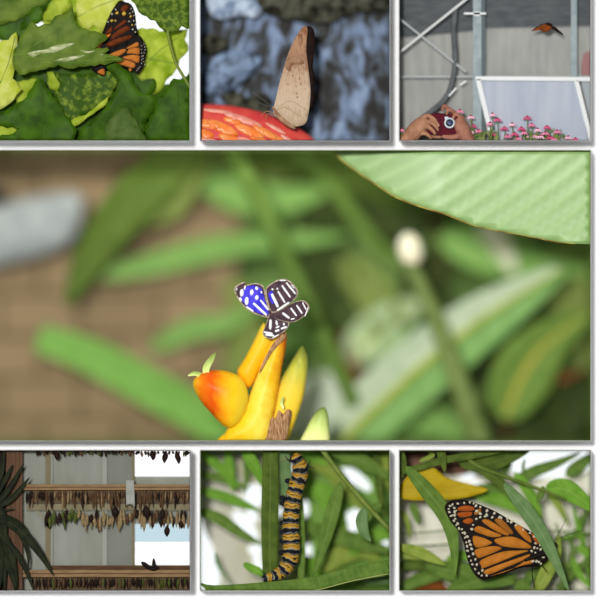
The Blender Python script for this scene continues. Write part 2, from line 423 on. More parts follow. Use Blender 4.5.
tleaf([(40, 165), (55, 125), (75, 95), (95, 62), (115, 80), (150, 70), (165, 48), (195, 45), (218, 22), (222, 60), (240, 85), (300, 98), (325, 112), (280, 148), (322, 142), (328, 150), (300, 164), (340, 166), (372, 178), (330, 190), (270, 196), (205, 206), (175, 195), (120, 210), (60, 225), (42, 205)], .12, LG_M, [[(40, 165), (130, 160), (230, 158)], [(60, 163), (140, 110), (215, 40)], [(70, 168), (180, 182), (365, 178)]], VEIN, seed=17, amp=.05,
      patches=[[(82, 160), (110, 152), (135, 148), (170, 136), (222, 129), (205, 140), (160, 158), (120, 163), (100, 171)], [(165, 182), (195, 172), (225, 168), (255, 166), (230, 176), (200, 184)], [(240, 150), (262, 154), (285, 152), (262, 160)]], label='big mid-green lobed leaf with painted glints in front of the butterfly')
tleaf([(318, 376), (350, 335), (378, 322), (415, 375), (440, 425), (320, 430)], .16, mat('maple_leaf_grey', C(58, 84, 26), C(84, 106, 48), 9, .5), seed=18)

# butterfly of case 1
Z = zoomer(80, 0, 7.5)
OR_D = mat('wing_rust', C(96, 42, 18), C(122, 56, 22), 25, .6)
OR_M = mat('wing_orange', C(186, 108, 40), C(204, 126, 54), 20, .6)
OR_R = mat('wing_red_orange', C(225, 95, 30), C(245, 150, 50), 20, .5)
SPY = mat('wing_yellow_spot', C(215, 175, 70), rough=.6)
def wing(name, parent, outline, d, cells, dots, mats, clip, th=0.012, rel=None, sm=4):
    mb = MB(); ol = catmull(outline, sm, True)
    mb.sheet(ol, d, th, 0, rel, grid=4)
    for pl, mi in cells: mb.sheet(catmull(pl, 3, True), d - .005, .005, mi, rel, grid=4)
    for (c, r, mi) in dots: mb.sheet(disc(c, r, 8, r * random.uniform(.7, 1), random.uniform(0, 3)), d - .007, .007, mi, rel)
    return mb.build(name, mats, parent, clip=clip)
MW = [BLACK, OR_M, OR_D, SPOT, SPY, OR_R]
b1 = thing('butterfly', (125, 55, .34), 'orange and black butterfly hanging half hidden among tree leaves', 'butterfly')
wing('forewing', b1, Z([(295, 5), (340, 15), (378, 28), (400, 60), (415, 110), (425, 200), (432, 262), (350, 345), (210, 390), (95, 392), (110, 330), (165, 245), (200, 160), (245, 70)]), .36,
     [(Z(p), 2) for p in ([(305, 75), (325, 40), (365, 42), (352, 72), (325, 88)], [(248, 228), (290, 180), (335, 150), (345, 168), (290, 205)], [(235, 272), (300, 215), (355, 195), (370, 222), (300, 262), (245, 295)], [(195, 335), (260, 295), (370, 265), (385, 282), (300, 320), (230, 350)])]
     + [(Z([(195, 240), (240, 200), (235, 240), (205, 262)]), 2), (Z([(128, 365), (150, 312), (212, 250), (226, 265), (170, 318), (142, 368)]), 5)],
     [(Z([c])[0], r, mi) for c, r, mi in (((330, 102), 2.2, 4), ((277, 97), 1.8, 4), ((380, 123), 1.4, 4), ((390, 187), 1.0, 4), ((238, 155), 1.5, 4), ((265, 155), 1.1, 4), ((240, 105), .9, 3), ((268, 72), .8, 3), ((368, 160), .8, 3), ((403, 155), .7, 3), ((395, 220), .8, 3), ((415, 240), .7, 3), ((375, 100), .6, 3), ((405, 115), .6, 3), ((415, 185), .6, 3), ((210, 165), .8, 3), ((385, 65), .6, 3), ((395, 88), .6, 3))], MW, 1)
wing('hindwing', b1, Z([(425, 258), (480, 310), (500, 370), (490, 440), (470, 510), (432, 555), (395, 525), (350, 520), (250, 475), (170, 405), (220, 352), (340, 330)]), .33,
     [(Z(p), 1) for p in ([(220, 412), (270, 385), (335, 366), (342, 385), (300, 415), (240, 430)], [(345, 362), (400, 330), (432, 316), (438, 345), (380, 362)], [(352, 400), (372, 368), (442, 358), (445, 385), (440, 408), (390, 400)], [(320, 432), (380, 412), (442, 418), (445, 440), (435, 470), (380, 452)], [(260, 462), (320, 445), (410, 474), (400, 510), (340, 495)], [(365, 520), (380, 512), (388, 528), (375, 535)])],
     [(Z([(480 + 8 * math.sin(i), 330 + i * 22)])[0], .55, 3) for i in range(8)] + [(Z([(462, 345 + i * 26)])[0], .5, 3) for i in range(6)] + [(Z([(425 + i * 12, 530 - i * 14)])[0], .55, 3) for i in range(3)], MW, 1)
wing('wing_tip', b1, Z([(75, 500), (130, 492), (190, 482), (196, 530), (180, 572), (130, 556), (95, 530)]), .31, [(Z([(130, 540), (175, 515), (185, 545), (175, 562)]), 1)], [], MW, 1)
mb = MB(); mb.tube(Z([(100, 400, .37), (135, 440, .37), (170, 490, .37)]), [2, 2.6, 1.6]); mb.build('body', BLACK, b1)

# ================================================================== case 2: dead-leaf butterfly on a patterned dome, wet rock behind
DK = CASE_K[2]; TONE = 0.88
m, nt, b = newmat('wet_rock_sky_reflection')
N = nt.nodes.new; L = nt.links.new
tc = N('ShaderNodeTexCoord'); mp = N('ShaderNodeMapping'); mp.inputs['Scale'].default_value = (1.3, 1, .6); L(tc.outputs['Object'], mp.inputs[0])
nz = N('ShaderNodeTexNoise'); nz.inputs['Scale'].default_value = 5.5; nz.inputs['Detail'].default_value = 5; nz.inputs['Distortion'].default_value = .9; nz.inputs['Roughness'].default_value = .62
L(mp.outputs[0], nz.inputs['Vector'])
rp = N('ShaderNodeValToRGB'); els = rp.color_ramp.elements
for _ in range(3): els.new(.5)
for e, (p, c) in zip(els, ((.42, C(20, 18, 16)), (.48, C(54, 56, 56)), (.53, C(90, 104, 124)), (.60, C(118, 138, 170)), (.74, C(168, 188, 214)))): e.position = p; e.color = c  # pale blue stops paint the sky's reflection on the wet rock
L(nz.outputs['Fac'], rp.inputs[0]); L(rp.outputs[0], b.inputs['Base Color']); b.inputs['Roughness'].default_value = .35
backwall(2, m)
MOSS = mat('mossy_rock', C(26, 25, 18), C(92, 92, 78), 9, .8, bump=.5)
BLUE_REFL = mat('blue_grey_sky_reflection', C(50, 58, 68), C(140, 162, 194), 8, .4, bump=.5, dist=.8)  # blue-grey blotches hold reflected sky as colour
PALE_REFL = mat('pale_sky_reflection', C(110, 130, 158), C(205, 220, 236), 8, .4, dist=.6)  # reflected sky again, painted as a pale surface
def boulder(poly, d, h, m, label, clip=2, name='rock'):
    return tag(MB().puff(catmull(poly, 4, True), d, h, grid=6).build(name, m, clip=clip), label, 'rock')
boulder([(250, -6), (396, -6), (396, 8), (352, 14), (325, 24), (290, 20), (262, 12)], .95, .12, MOSS, 'dark mossy rock along the top above the brown butterfly')
boulder([(198, 38), (214, 34), (228, 42), (222, 52), (205, 55), (198, 54)], .95, .08, MOSS, 'small dark mossy rock at the left edge above the red dome')
boulder([(206, -6), (250, -6), (262, 8), (255, 18), (240, 16), (222, 20), (210, 14)], .9, .1, PALE_REFL, 'pale wet stone with painted sky reflection in the upper left corner beside the mossy rock')
boulder([(210, 62), (225, 52), (245, 50), (262, 58), (252, 74), (235, 88), (215, 96), (204, 90)], .95, .08, BLUE_REFL, 'blue-grey wet stone with painted sky reflection left of the brown butterfly')
boulder([(220, 96), (236, 92), (248, 98), (262, 92), (272, 102), (262, 116), (236, 112)], .9, .07, MOSS, 'dark mossy rock just behind the rim of the red dome')
# dome
DOMEM = [mat('glaze_red', C(214, 62, 62), C(232, 88, 74), 6, .3, spec=.35), mat('glaze_orange', C(252, 122, 44), C(255, 156, 84), 6, .3, spec=.35), mat('glaze_pink_highlight', C(238, 140, 122), C(244, 174, 152), 6, .3, spec=.35)]  # the pink ellipses paint highlights on the gloss
dc = (205, 191, .62); drx, dry, drd = 136, 87, 58
mb = MB(); mb.ell(dc, drx, dry, drd, 0, 0, 48, 28)
def on_dome(x, y):
    q = 1 - ((x - dc[0]) / drx) ** 2 - ((y - dc[1]) / dry) ** 2
    return -drd / 100 * math.sqrt(max(q, 0.0))
for (x, y, rx, ry, a_, mi) in ((55, 232, 52, 20, .2, 1), (118, 248, 74, 22, .42, 1), (40, 274, 44, 20, .25, 1), (205, 212, 88, 15, .34, 2), (160, 217, 40, 14, .25, 1), (232, 262, 70, 20, .42, 1), (300, 266, 62, 15, .5, 1), (345, 292, 66, 14, .5, 1),
                               (152, 296, 56, 18, .3, 1), (280, 304, 50, 16, .4, 1), (62, 305, 46, 14, .2, 2), (95, 176, 66, 8, .12, 2), (400, 300, 40, 9, .6, 2), (215, 302, 40, 12, .3, 2), (345, 250, 50, 8, .5, 2)):
    X, Y = 195 + x / 4.286, 70 + y / 4.286
    pl = [p for p in disc((X, Y), rx / 4.286, 20, ry / 4.286, a_) if ((p[0] - dc[0]) / drx) ** 2 + ((p[1] - dc[1]) / dry) ** 2 < .985]
    mb.sheet(pl, dc[2] - .004, .003, mi, on_dome, grid=4)
dome = tag(mb.build('patterned_dome', DOMEM, clip=2), 'glossy red dome with orange petal pattern carrying the brown butterfly', 'dome')
Z = zoomer(255, 10, 4.61)
WB = rampmat('dead_leaf_wing', [(0, C(180, 154, 126)), (.25, C(202, 178, 152)), (.5, C(190, 160, 132)), (.66, C(154, 116, 90)), (.85, C(178, 138, 106)), (1, C(140, 94, 64))], 'Z', .7, .3, 20, (2.2, 1, .8))
WBD = mat('wing_brown_blotch', C(138, 98, 72), C(182, 146, 116), 9, .7)
WFL = mat('wing_fold_line', C(166, 136, 102), rough=.7)
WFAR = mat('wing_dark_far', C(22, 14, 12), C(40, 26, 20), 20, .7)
b2 = thing('butterfly', (283, 116, .10), 'brown dead-leaf butterfly with closed wings standing on the red dome', 'butterfly')
mb = MB(); rel2 = rough_relief(.02, .06, 3)
mb.sheet(catmull(Z([(235, 75), (212, 88), (180, 140), (150, 210), (120, 310), (92, 425), (84, 462), (95, 492), (140, 520), (182, 537), (230, 525), (246, 480), (256, 380), (246, 270), (236, 180), (242, 100)]), 4, True), .10, .012, 0, rel2, grid=4)
for pl in ([(140, 240), (160, 215), (190, 218), (196, 245), (172, 255), (160, 282), (142, 270)], [(198, 120), (214, 110), (220, 150), (205, 165)], [(190, 225), (225, 235), (222, 250), (195, 248)]):
    mb.sheet(catmull(Z(pl), 3, True), .096, .004, 1, rel2, grid=4)
for q in ([(95, 470), (140, 450), (215, 495)], [(98, 460), (160, 420), (235, 460)]):
    mb.tube([(x, y, .098 + rel2(x, y)) for x, y in Z(q)], .22, 2, 5)
for i in range(26):
    yy = random.uniform(170, 430); c = Z([(random.uniform(235 - (yy - 60) * .32, 236), yy)])[0]; mb.sheet(disc(c, random.choice((.35, .5, .9)), 6), .096, .004, 1, rel2)
mb.build('near_wing', [WB, WBD, WFL], b2)
wing('far_wing', b2, Z([(236, 86), (255, 76), (273, 98), (275, 150), (272, 210), (266, 265), (277, 300), (270, 350), (274, 395), (264, 445), (252, 445), (240, 350), (225, 200)]), .125, [], [], [WFAR], None)['label'] = 'dark far wing edge'
mb = MB(); mb.tube(Z([(88, 455, .115), (110, 490, .115), (150, 525, .115), (182, 545, .115)]), [1.6, 2.4, 2.4, 1.2]); mb.ell((*Z([(86, 452)])[0], .115), 2, 2, 2); mb.build('body', WBD, b2)
for q in ([(95, 480, .10), (55, 466, .09), (28, 488, .085)], [(100, 492, .12), (62, 478, .13), (48, 500, .13)]):
    MB().tube(Z(q), [.5, .4, .3], 0, 6).build('leg', WFL, b2)
for q in ([(86, 450, .11), (40, 415, .10), (-10, 380, .09)], [(86, 450, .12), (50, 440, .12), (10, 425, .13)]):
    MB().tube(Z(q), .22, 0, 5).build('antenna', mat('antenna_grey', C(100, 100, 105)), b2)

# ================================================================== case 3: greenhouse wall, flowers, hands with a camera
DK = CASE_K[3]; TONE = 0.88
Z = zoomer(395, 0, 2.927)
GW = mat('greenhouse_sheet', C(150, 151, 148), C(166, 166, 162), 5, .7, stretch=(3, 1, .5))
backwall(3, GW)
DARKB = mat('dark_upper_band', C(78, 82, 85), C(98, 101, 103), 5, .8, stretch=(1, 1, 6))  # darker band along the top of the back wall
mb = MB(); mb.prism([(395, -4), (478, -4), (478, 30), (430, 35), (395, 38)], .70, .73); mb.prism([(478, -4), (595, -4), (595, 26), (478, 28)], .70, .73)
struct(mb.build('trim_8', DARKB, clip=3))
GALV = mat('galvanised_post', C(138, 152, 156), C(162, 174, 176), 10, .45)
GALVD = mat('galvanised_dark', C(96, 108, 112), rough=.5)
WFR = mat('white_frame', C(232, 234, 234), rough=.6)
p1 = thing('steel_post', (477, 140, .5), 'wide grey steel post left of the leaning white framed panel', 'post')
MB().box(473, -4, 481.5, 140, .48, .56).build('post', GALV, p1, clip=3); MB().box(481.8, -4, 485, 140, .54, .60).build('flange', GALVD, p1, clip=3)
mb = MB(); mb.box(464, 12.5, 486, 14.5, .44, .47); mb.box(474, 11.5, 480, 16, .44, .475); mb.build('bracket', WFR, p1)
p2 = tag(MB().box(571, -4, 577, 77, .50, .56).build('steel_post', GALV, clip=3), 'slim grey steel post behind the flying butterfly, at the right', 'post')
tag(MB().box(399, 75.8, 591, 77.8, .57, .60).build('rail', mat('rail_pale', C(172, 178, 178), rough=.5), clip=3), 'thin grey horizontal rail across the greenhouse wall', 'rail')
mb = MB(); mb.bar((395, 56), (469, -3), 2.6, .42, .45); tag(mb.build('brace', mat('brace_white', C(205, 207, 205), rough=.5), clip=3), 'bright white diagonal brace rising to the upper right', 'brace')
mb = MB(); mb.bar((395, 15), (466, 72), 2.2, .46, .49); tag(mb.build('brace', mat('brace_grey', C(165, 170, 170), rough=.5), clip=3), 'dull grey diagonal brace falling to the lower right', 'brace')
TUBEM = mat('grey_hose', C(86, 90, 92), C(104, 108, 110), 10, .6)
tag(MB().tube(Z([(178, 20, .52), (172, 90, .52), (176, 160, .52), (172, 220, .52), (155, 275, .52), (128, 310, .52), (80, 345, .50)]), [2.6, 2.8, 3, 2.8, 2.8, 3.2, 2.6], 0, 10).build('hose', TUBEM, clip=3), 'thick grey hose curving down behind the hands', 'hose')
mb = MB(); mb.bar((449, 96), (456, 88), 1.6, .46, .48); mb.bar((460, 85), (466, 81), 1.6, .46, .48); 
tag(mb.build('clip', WFR), 'small white plastic strip on the greenhouse wall beside the hose', 'strip')
# leaning panel
lp = thing('leaning_panel', (530, 140, .45), 'white framed blue-grey glass panel leaning behind the pink flowers', 'panel')
MB().prism(Z([(248, 236), (530, 236), (568, 425), (285, 425)]), .50, .52).build('pane', mat('panel_glass', C(166, 174, 190), C(180, 186, 198), 3, .4, stretch=(3, 1, .4)), lp, clip=3)
mb = MB(); mb.bar(Z([(236, 229)])[0], Z([(590, 232)])[0], 4.0, .44, .50); mb.bar(Z([(243, 232)])[0], Z([(283, 400)])[0], 4.6, .44, .50)
mb.build('frame', WFR, lp, clip=3)
MB().bar(Z([(531, 236)])[0], Z([(574, 410)])[0], 4.2, .44, .50).build('side_bar', WFR, lp, clip=3)
tag(MB().prism(Z([(545, 238), (600, 238), (600, 400), (582, 400)]), .52, .54).build('panel', mat('panel_glass_far', C(160, 168, 172), rough=.4), clip=3), 'grey-green glass panel at the far right beside the leaning panel', 'panel')
tag(MB().puff(catmull([(583, 56), (588, 52), (594, 52), (594, 76), (582, 75)], 3, True), .66, .02).build('flower_pot', mat('faded_red', C(160, 118, 118), rough=.7), clip=3), 'faded red shape seen through the wall at the right', 'pot')
# flying butterfly
b3 = thing('butterfly', (547, 30, .25), 'orange butterfly flying in front of the greenhouse wall', 'butterfly')
Z3 = zoomer(520, 10, 7.5)
FO = mat('wing_flying_orange', C(112, 54, 18), C(138, 70, 26), 20, .6); FD = mat('wing_flying_dark', C(34, 22, 18), rough=.6)
mb = MB(); mb.puff(catmull(Z3([(155, 130), (170, 112), (200, 105), (232, 118), (235, 140), (215, 158), (185, 165), (165, 155)]), 4, True), .25, .04, 0, 2)
mb.puff(catmull(Z3([(185, 102), (210, 94), (240, 106), (240, 122), (210, 115)]), 4, True), .235, .03, 1, 1.5)
mb.build('body', [FO, FD], b3)
mb = MB(); mb.sheet(Z3([(200, 102), (150, 118), (110, 142), (80, 162), (100, 158), (140, 150), (165, 150), (185, 130)]), .26, .012, 0, lambda x, y: (545 - x) * .006, grid=3)
mb.sheet(Z3([(200, 100), (150, 116), (105, 146), (80, 162), (120, 128), (160, 106)]), .255, .006, 1, lambda x, y: (545 - x) * .006, grid=3); mb.build('wing', [FO, FD], b3)
mb = MB(); mb.sheet(Z3([(235, 118), (262, 125), (300, 158), (324, 180), (316, 187), (285, 168), (240, 142)]), .26, .012, 1, lambda x, y: (x - 550) * .006, grid=3); mb.build('wing', [FO, FD], b3)
# coneflowers
PK = [mat('petal_pink', C(226, 120, 158), C(240, 160, 188), 30, .6), mat('petal_pale_pink', C(240, 180, 205), C(250, 212, 226), 30, .6), mat('petal_deep_pink', C(205, 78, 124), C(226, 110, 150), 30, .6)]
CONE = mat('flower_cone', C(130, 40, 58), C(160, 60, 60), 40, .7); STG = mat('flower_stem', C(96, 122, 52), C(122, 140, 70), 10, .6)
fl = [(190, 325), (285, 335), (300, 350), (278, 362), (222, 342), (228, 368), (245, 383), (343, 364), (387, 344), (400, 365), (418, 380), (445, 372), (378, 388), (388, 398), (350, 392), (360, 405), (425, 400), (455, 402), (475, 385), (507, 402), (528, 408), (18, 380), (34, 386), (320, 375), (330, 398), (408, 398), (284, 392), (440, 390), (220, 385), (370, 376), (465, 408), (20, 398)]
FLK = {}
for i, (x, y) in enumerate(fl):
    X, Y = Z([(x, y)])[0]; kind = i % 3; r = random.choice((3.2, 3.6, 4.0)); dd = random.uniform(.22, .38)
    nm = ('medium pink coneflower with drooping petals in the flower bed by the wall', 'pale pink coneflower with drooping petals in the flower bed by the wall', 'deep pink coneflower with drooping petals in the flower bed by the wall')[kind]
    f = thing('coneflower', (X, 140, dd), nm, 'flower', ('medium pink coneflowers', 'pale pink coneflowers', 'deep pink coneflowers')[kind])
    MB().tube([(X + random.uniform(-1.5, 1.5), 140.5, dd + .01), (X + .5, (Y + 140) / 2, dd), (X, Y, dd)], [.55, .5, .45], 0, 6, 3).build('stem', STG, f, clip=3)
    mb = MB()
    for k in range(9):
        a = 2 * math.pi * k / 9 + random.uniform(-.1, .1); ca, sa = math.cos(a), math.sin(a)
        ex, ed = X + ca * r, dd + sa * r / 100
        mb.tube([(X + ca * .8, Y - .3, dd + sa * .008), (X + ca * r * .6, Y + .2, dd + sa * r * .006), (ex, Y + 1.9, ed)], [.6, 1.0, .5], 0, 6, 3)
    mb.build('petals', PK[kind], f, clip=3)
    MB().ell((X, Y - .6, dd), 1.5, 1.6, 1.5, 0, 0, 10, 6).build('cone', CONE, f, clip=3)
GR = mat('flower_bed_leaves', C(86, 108, 52), C(140, 150, 90), 12, .7)
mb = MB()
for i in range(60):
    x = random.choice((random.uniform(470, 500), random.uniform(470, 591), random.uniform(530, 560), random.uniform(399, 408)))
    h = random.uniform(4, 14); dd = random.uniform(.3, .45)
    mb.blade([(x, 141), (x + random.uniform(-4, 4), 141 - h * .6), (x + random.uniform(-6, 6), 141 - h)], 2.2, dd, 0, .2, .006, 3)
o = tag(mb.build('flower_bed_leaves', GR, clip=3), 'low green leaves at the foot of the pink flowers', 'leaves'); o['kind'] = 'stuff'
# hands and camera
Zc = zoomer(400, 80, 7.5)
CR = mat('camera_red', C(72, 8, 24), C(92, 14, 32), 20, .5, spec=.05); SIL = mat('camera_silver', C(190, 198, 205), rough=.25, spec=.7); LENSB = mat('lens_dark', C(18, 22, 34), rough=.1, spec=.9)
LBL = mat('lens_blue', C(44, 70, 120), rough=.15, spec=.8)
cam = thing('camera', (441, 134, .2), 'dark red compact camera held between two hands', 'camera')
mb = MB(); mb.prism(catmull(Zc([(195, 265), (300, 250), (420, 262), (436, 300), (432, 400), (400, 415), (250, 412), (205, 395)]), 3, True), .16, .28); o = mb.build('body', CR, cam)
bv = o.modifiers.new('bevel', 'BEVEL'); bv.width = .008; bv.segments = 2; bv.limit_method = 'ANGLE'
def ring(mb, c, r0, r1, d0, d1, m=0, n=28):
    a = []
    for k in range(n):
        t = 2 * math.pi * k / n; cx, sy = math.cos(t), math.sin(t)
        a.append([mb.vert(P(c[0] + cx * r, c[1] + sy * r, d)) for r, d in ((r0, d0), (r1, d0), (r1, d1), (r0, d1))])
    for k in range(n):
        p, q = a[k], a[(k + 1) % n]
        for j in range(4): mb.face((p[j], q[j], q[(j + 1) % 4], p[(j + 1) % 4]), m)
lc = Zc([(372, 322)])[0]
mb = MB(); ring(mb, lc, 3.7, 5.4, .10, .165, 0); lens = mb.build('lens', SIL, cam)
mb = MB(); ring(mb, lc, .05, 3.7, .115, .16, 0); ring(mb, lc, .05, 2.0, .108, .118, 1); mb.build('lens_glass', [LENSB, LBL], lens)
MB().box(*Zc([(335, 275)])[0], *Zc([(362, 295)])[0], .145, .165).build('flash', SIL, cam)
MB().ell((*Zc([(235, 256)])[0], .22), 2.4, 1.1, 2.4).build('shutter_button', SIL, cam)
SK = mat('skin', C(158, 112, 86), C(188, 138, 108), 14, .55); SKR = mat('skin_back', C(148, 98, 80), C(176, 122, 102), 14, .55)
NAIL = mat('fingernail', C(214, 160, 140), rough=.4)
per = thing('person', (433, 141, .3), "pair of hands of a person holding up the red camera", 'person')
def remesh(o, v=.0052):
    r = o.modifiers.new('remesh', 'REMESH'); r.mode = 'VOXEL'; r.voxel_size = v; r.use_smooth_shade = True
    s_ = o.modifiers.new('smooth', 'SMOOTH'); s_.iterations = 1
mb = MB()   # hand on the viewer's left
mb.tube(Zc([(20, 520, .26), (70, 440, .24), (120, 375, .22), (165, 330, .21)]), [8.5, 8, 8.5, 8], 0, 12)
mb.ell((*Zc([(152, 350)])[0], .22), 8.5, 8, 7, 0, .5)
for q, r in (([(165, 295, .18), (205, 268, .14), (252, 292, .12), (285, 335, .13)], [2.7, 2.3, 2.0, 1.5]),
             ([(165, 325, .15), (215, 312, .11), (258, 335, .10), (282, 370, .12)], [2.8, 2.4, 2.1, 1.6]),
             ([(160, 360, .14), (205, 350, .10), (242, 376, .10), (262, 402, .12)], [2.7, 2.3, 2.0, 1.5]),
             ([(150, 400, .14), (190, 402, .11), (218, 420, .11), (232, 438, .12)], [2.4, 2.0, 1.8, 1.3]),
             ([(175, 380, .24), (235, 415, .29), (300, 425, .30)], [3.6, 3.0, 2.3])):
    mb.tube(Zc(q), r, 0, 10, 4)
h1 = mb.build('hand', SK, per, clip=3); remesh(h1)
mb = MB()   # hand on the viewer's right, behind and under the camera
mb.tube(Zc([(540, 540, .30), (505, 450, .29), (470, 380, .27), (445, 330, .27)]), [8, 7.5, 8, 7.5], 0, 12)
mb.ell((*Zc([(440, 325)])[0], .28), 8, 11, 6, 0, -.35)
for q, r in (([(425, 270, .28), (375, 225, .27), (330, 195, .24), (318, 225, .20)], [2.7, 2.3, 2.1, 1.6]),
             ([(435, 275, .27), (400, 238, .23), (362, 225, .18), (350, 255, .145)], [2.6, 2.2, 1.9, 1.5]),
             ([(455, 300, .25), (436, 265, .19), (410, 262, .145), (400, 285, .135)], [2.5, 2.1, 1.8, 1.4]),
             ([(470, 340, .24), (458, 310, .18), (438, 312, .145), (430, 335, .135)], [2.3, 1.9, 1.7, 1.3]),
             ([(470, 400, .24), (425, 425, .20), (370, 430, .19), (330, 425, .18)], [3.6, 3.2, 2.8, 2.2])):
    mb.tube(Zc(q), r, 0, 10, 4)
h2 = mb.build('hand', SKR, per, clip=3); remesh(h2)
for h, c in ((h1, (288, 340)), (h1, (284, 372)), (h1, (264, 400))):
    MB().ell((*Zc([c])[0], .105), 1.0, 1.3, .5).build('fingernail', NAIL, h)

# ================================================================== case 4: blue butterfly on a yellow flower, garden behind
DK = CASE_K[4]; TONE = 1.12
m, nt, b = newmat('garden_backdrop'); N = nt.nodes.new; L = nt.links.new
tc = N('ShaderNodeTexCoord'); nz = N('ShaderNodeTexNoise'); nz.inputs['Scale'].default_value = 1.5; nz.inputs['Detail'].default_value = 2; L(tc.outputs['Object'], nz.inputs['Vector'])
rp = N('ShaderNodeValToRGB'); els = rp.color_ramp.elements; els.new(.5)
for e, (p, c) in zip(els, ((.36, C(44, 60, 24)), (.5, C(80, 108, 46)), (.64, C(118, 146, 78)))): e.position = p; e.color = c
L(nz.outputs['Fac'], rp.inputs[0]); L(rp.outputs[0], b.inputs['Base Color'])
backwall(4, m)
m, nt, b = newmat('brown_pavers'); N = nt.nodes.new; L = nt.links.new
uv = N('ShaderNodeUVMap'); uv.uv_map = 'uv'; br = N('ShaderNodeTexBrick'); br.inputs['Scale'].default_value = 1.0
br.inputs['Color1'].default_value = C(138, 119, 90); br.inputs['Color2'].default_value = C(124, 107, 80); br.inputs['Mortar'].default_value = C(92, 80, 56)
br.inputs['Brick Width'].default_value = .8; br.inputs['Row Height'].default_value = .42; br.inputs['Mortar Size'].default_value = .03; L(uv.outputs[0], br.inputs['Vector']); L(br.outputs[0], b.inputs['Base Color']); b.inputs['Roughness'].default_value = .9
PAV = m
struct(MB().prism([(-40, 150), (255, 150), (240, 250), (225, 330), (215, 441), (-40, 441)], 1.95, 2.0).build('wall_left', PAV, clip=4))
def solid(nm, a, b2, **k): return mat(nm, a, b2, 5, .7, **k)
tag(MB().puff(catmull([(-6, 205), (30, 196), (78, 192), (84, 214), (70, 245), (20, 262), (-40, 268), (-40, 205)], 4, True), 1.68, .2, grid=8).build('stone', solid('pale_grey_stone', C(136, 142, 142), C(160, 164, 162)), clip=4), 'pale grey stone lying on the brown pavers at the left', 'stone')
tag(MB().puff(catmull([(-40, 186), (2, 188), (6, 212), (2, 232), (-40, 234)], 4, True), 1.7, .1).build('pot', solid('dark_pot', C(28, 30, 30), C(40, 40, 40)), clip=4), 'dark object at the left edge beside the pale stone', 'pot')
G = {'dark': leafmat('garden_leaf_dark', C(66, 86, 30), C(82, 102, 40), C(84, 104, 44)), 'olive': leafmat('garden_leaf_olive', C(98, 112, 52), C(116, 130, 66), C(120, 132, 74)),
     'mid': leafmat('garden_leaf_mid', C(98, 138, 64), C(118, 154, 80), C(126, 160, 92)), 'bright': leafmat('garden_leaf_bright', C(98, 144, 58), C(116, 160, 78), C(122, 166, 86)),
     'pale': leafmat('garden_leaf_pale', C(146, 170, 124), C(168, 188, 148), C(176, 188, 116), nv=2, rib=.14), 'deep': leafmat('garden_leaf_deep', C(34, 46, 18), C(54, 66, 26), C(58, 70, 30)),
     'white': leafmat('garden_leaf_whitish', C(150, 168, 136), C(172, 186, 158), C(178, 190, 160), nv=2), 'striped': leafmat('garden_leaf_striped', C(104, 146, 76), C(122, 162, 92), C(140, 172, 108), nv=2),
     'yrib': leafmat('garden_leaf_yellow_rib', C(84, 112, 46), C(102, 130, 58), C(160, 152, 62), nv=3, rib=.1, amt=.1)}
BRN = solid('dry_brown_leaf', C(96, 56, 32), C(120, 76, 44))
gp = thing('garden_plant', (200, 441, 1.7), 'blurred strap-leaved green plant left of the yellow flower', 'plant')
def gblade(par, pts, w, d, g, name='leaf', fold=.3, **k): return MB().blade(pts, w, d, 0, fold, .012, **k).build(name, G[g] if isinstance(g, str) else g, par, clip=4)
gblade(gp, [(205, 150), (165, 172), (125, 210), (88, 262), (66, 306)], 50, 1.5, 'dark')
gblade(gp, [(210, 150), (180, 175), (165, 205), (120, 225)], 46, 1.6, 'olive')
gblade(gp, [(95, 278), (160, 262), (230, 246), (300, 240), (350, 236)], 26, 1.75, 'mid')
gblade(gp, [(38, 338), (90, 356), (150, 388), (200, 416), (250, 452)], 40, 1.6, 'bright', prof=lambda t: .45 + .55 * math.sin(math.pi * min(1, t * .7 + .12)))
gblade(gp, [(150, 350), (190, 330), (230, 322), (270, 300)], 24, 1.75, 'mid')
gblade(gp, [(190, 160), (230, 190), (280, 200), (330, 190)], 40, 1.8, 'mid')
gblade(gp, [(225, 380), (250, 340), (240, 300), (225, 280)], 40, 1.85, 'olive')
sp_ = thing('tall_plant', (340, 441, 1.6), 'blurred plant with tall dark slanting stems behind the blue butterfly', 'plant')
for q, w in (([(232, 148, 1.3), (262, 205, 1.3), (296, 280, 1.3), (330, 350, 1.3), (352, 400, 1.3)], [10, 10, 9, 9, 8]), ([(296, 148, 1.7), (335, 190, 1.7), (372, 240, 1.7), (400, 262, 1.7)], [9, 9, 8, 7])):
    MB().tube(q, w, 0, 12).build('stem', solid('dark_green_stem', C(80, 106, 44), C(96, 122, 56)), sp_, clip=4)
for pts, w, d, g in (([(240, 150), (300, 156), (360, 175), (400, 210)], 40, 1.75, 'dark'), ([(215, 150), (265, 165), (330, 170)], 30, 1.8, 'olive'),
                     ([(300, 215), (330, 260), (345, 320), (340, 380)], 46, 1.85, 'deep'), ([(250, 300), (290, 320), (330, 330), (360, 360)], 60, 1.9, 'mid'),
                     ([(300, 190), (360, 215), (410, 222), (470, 200)], 40, 1.85, 'deep'), ([(340, 260), (370, 290), (390, 330), (400, 380)], 40, 1.8, 'olive')): gblade(sp_, pts, w, d, g)
MB().blade([(345, 330), (352, 360), (348, 400), (335, 430)], 18, 1.8, 0, .2, .012).build('dead_leaf', BRN, sp_, clip=4)['label'] = 'dry brown leaf'
bs = thing('flower_bud_stalk', (478, 441, 1.25), 'tall green stalk topped by one blurred white bud', 'plant')
MB().tube([(409, 262, 1.25), (432, 310, 1.25), (455, 370, 1.25), (482, 446, 1.25)], [6, 9, 11, 13], 0, 12).build('stem', solid('olive_stalk', C(98, 116, 62), C(114, 130, 74)), bs, clip=4)
MB().ell((410, 250, 1.25), 12, 17, 12, 0, -.2, 18, 12).build('bud', solid('cream_bud', C(236, 222, 190), C(244, 234, 208)), bs)
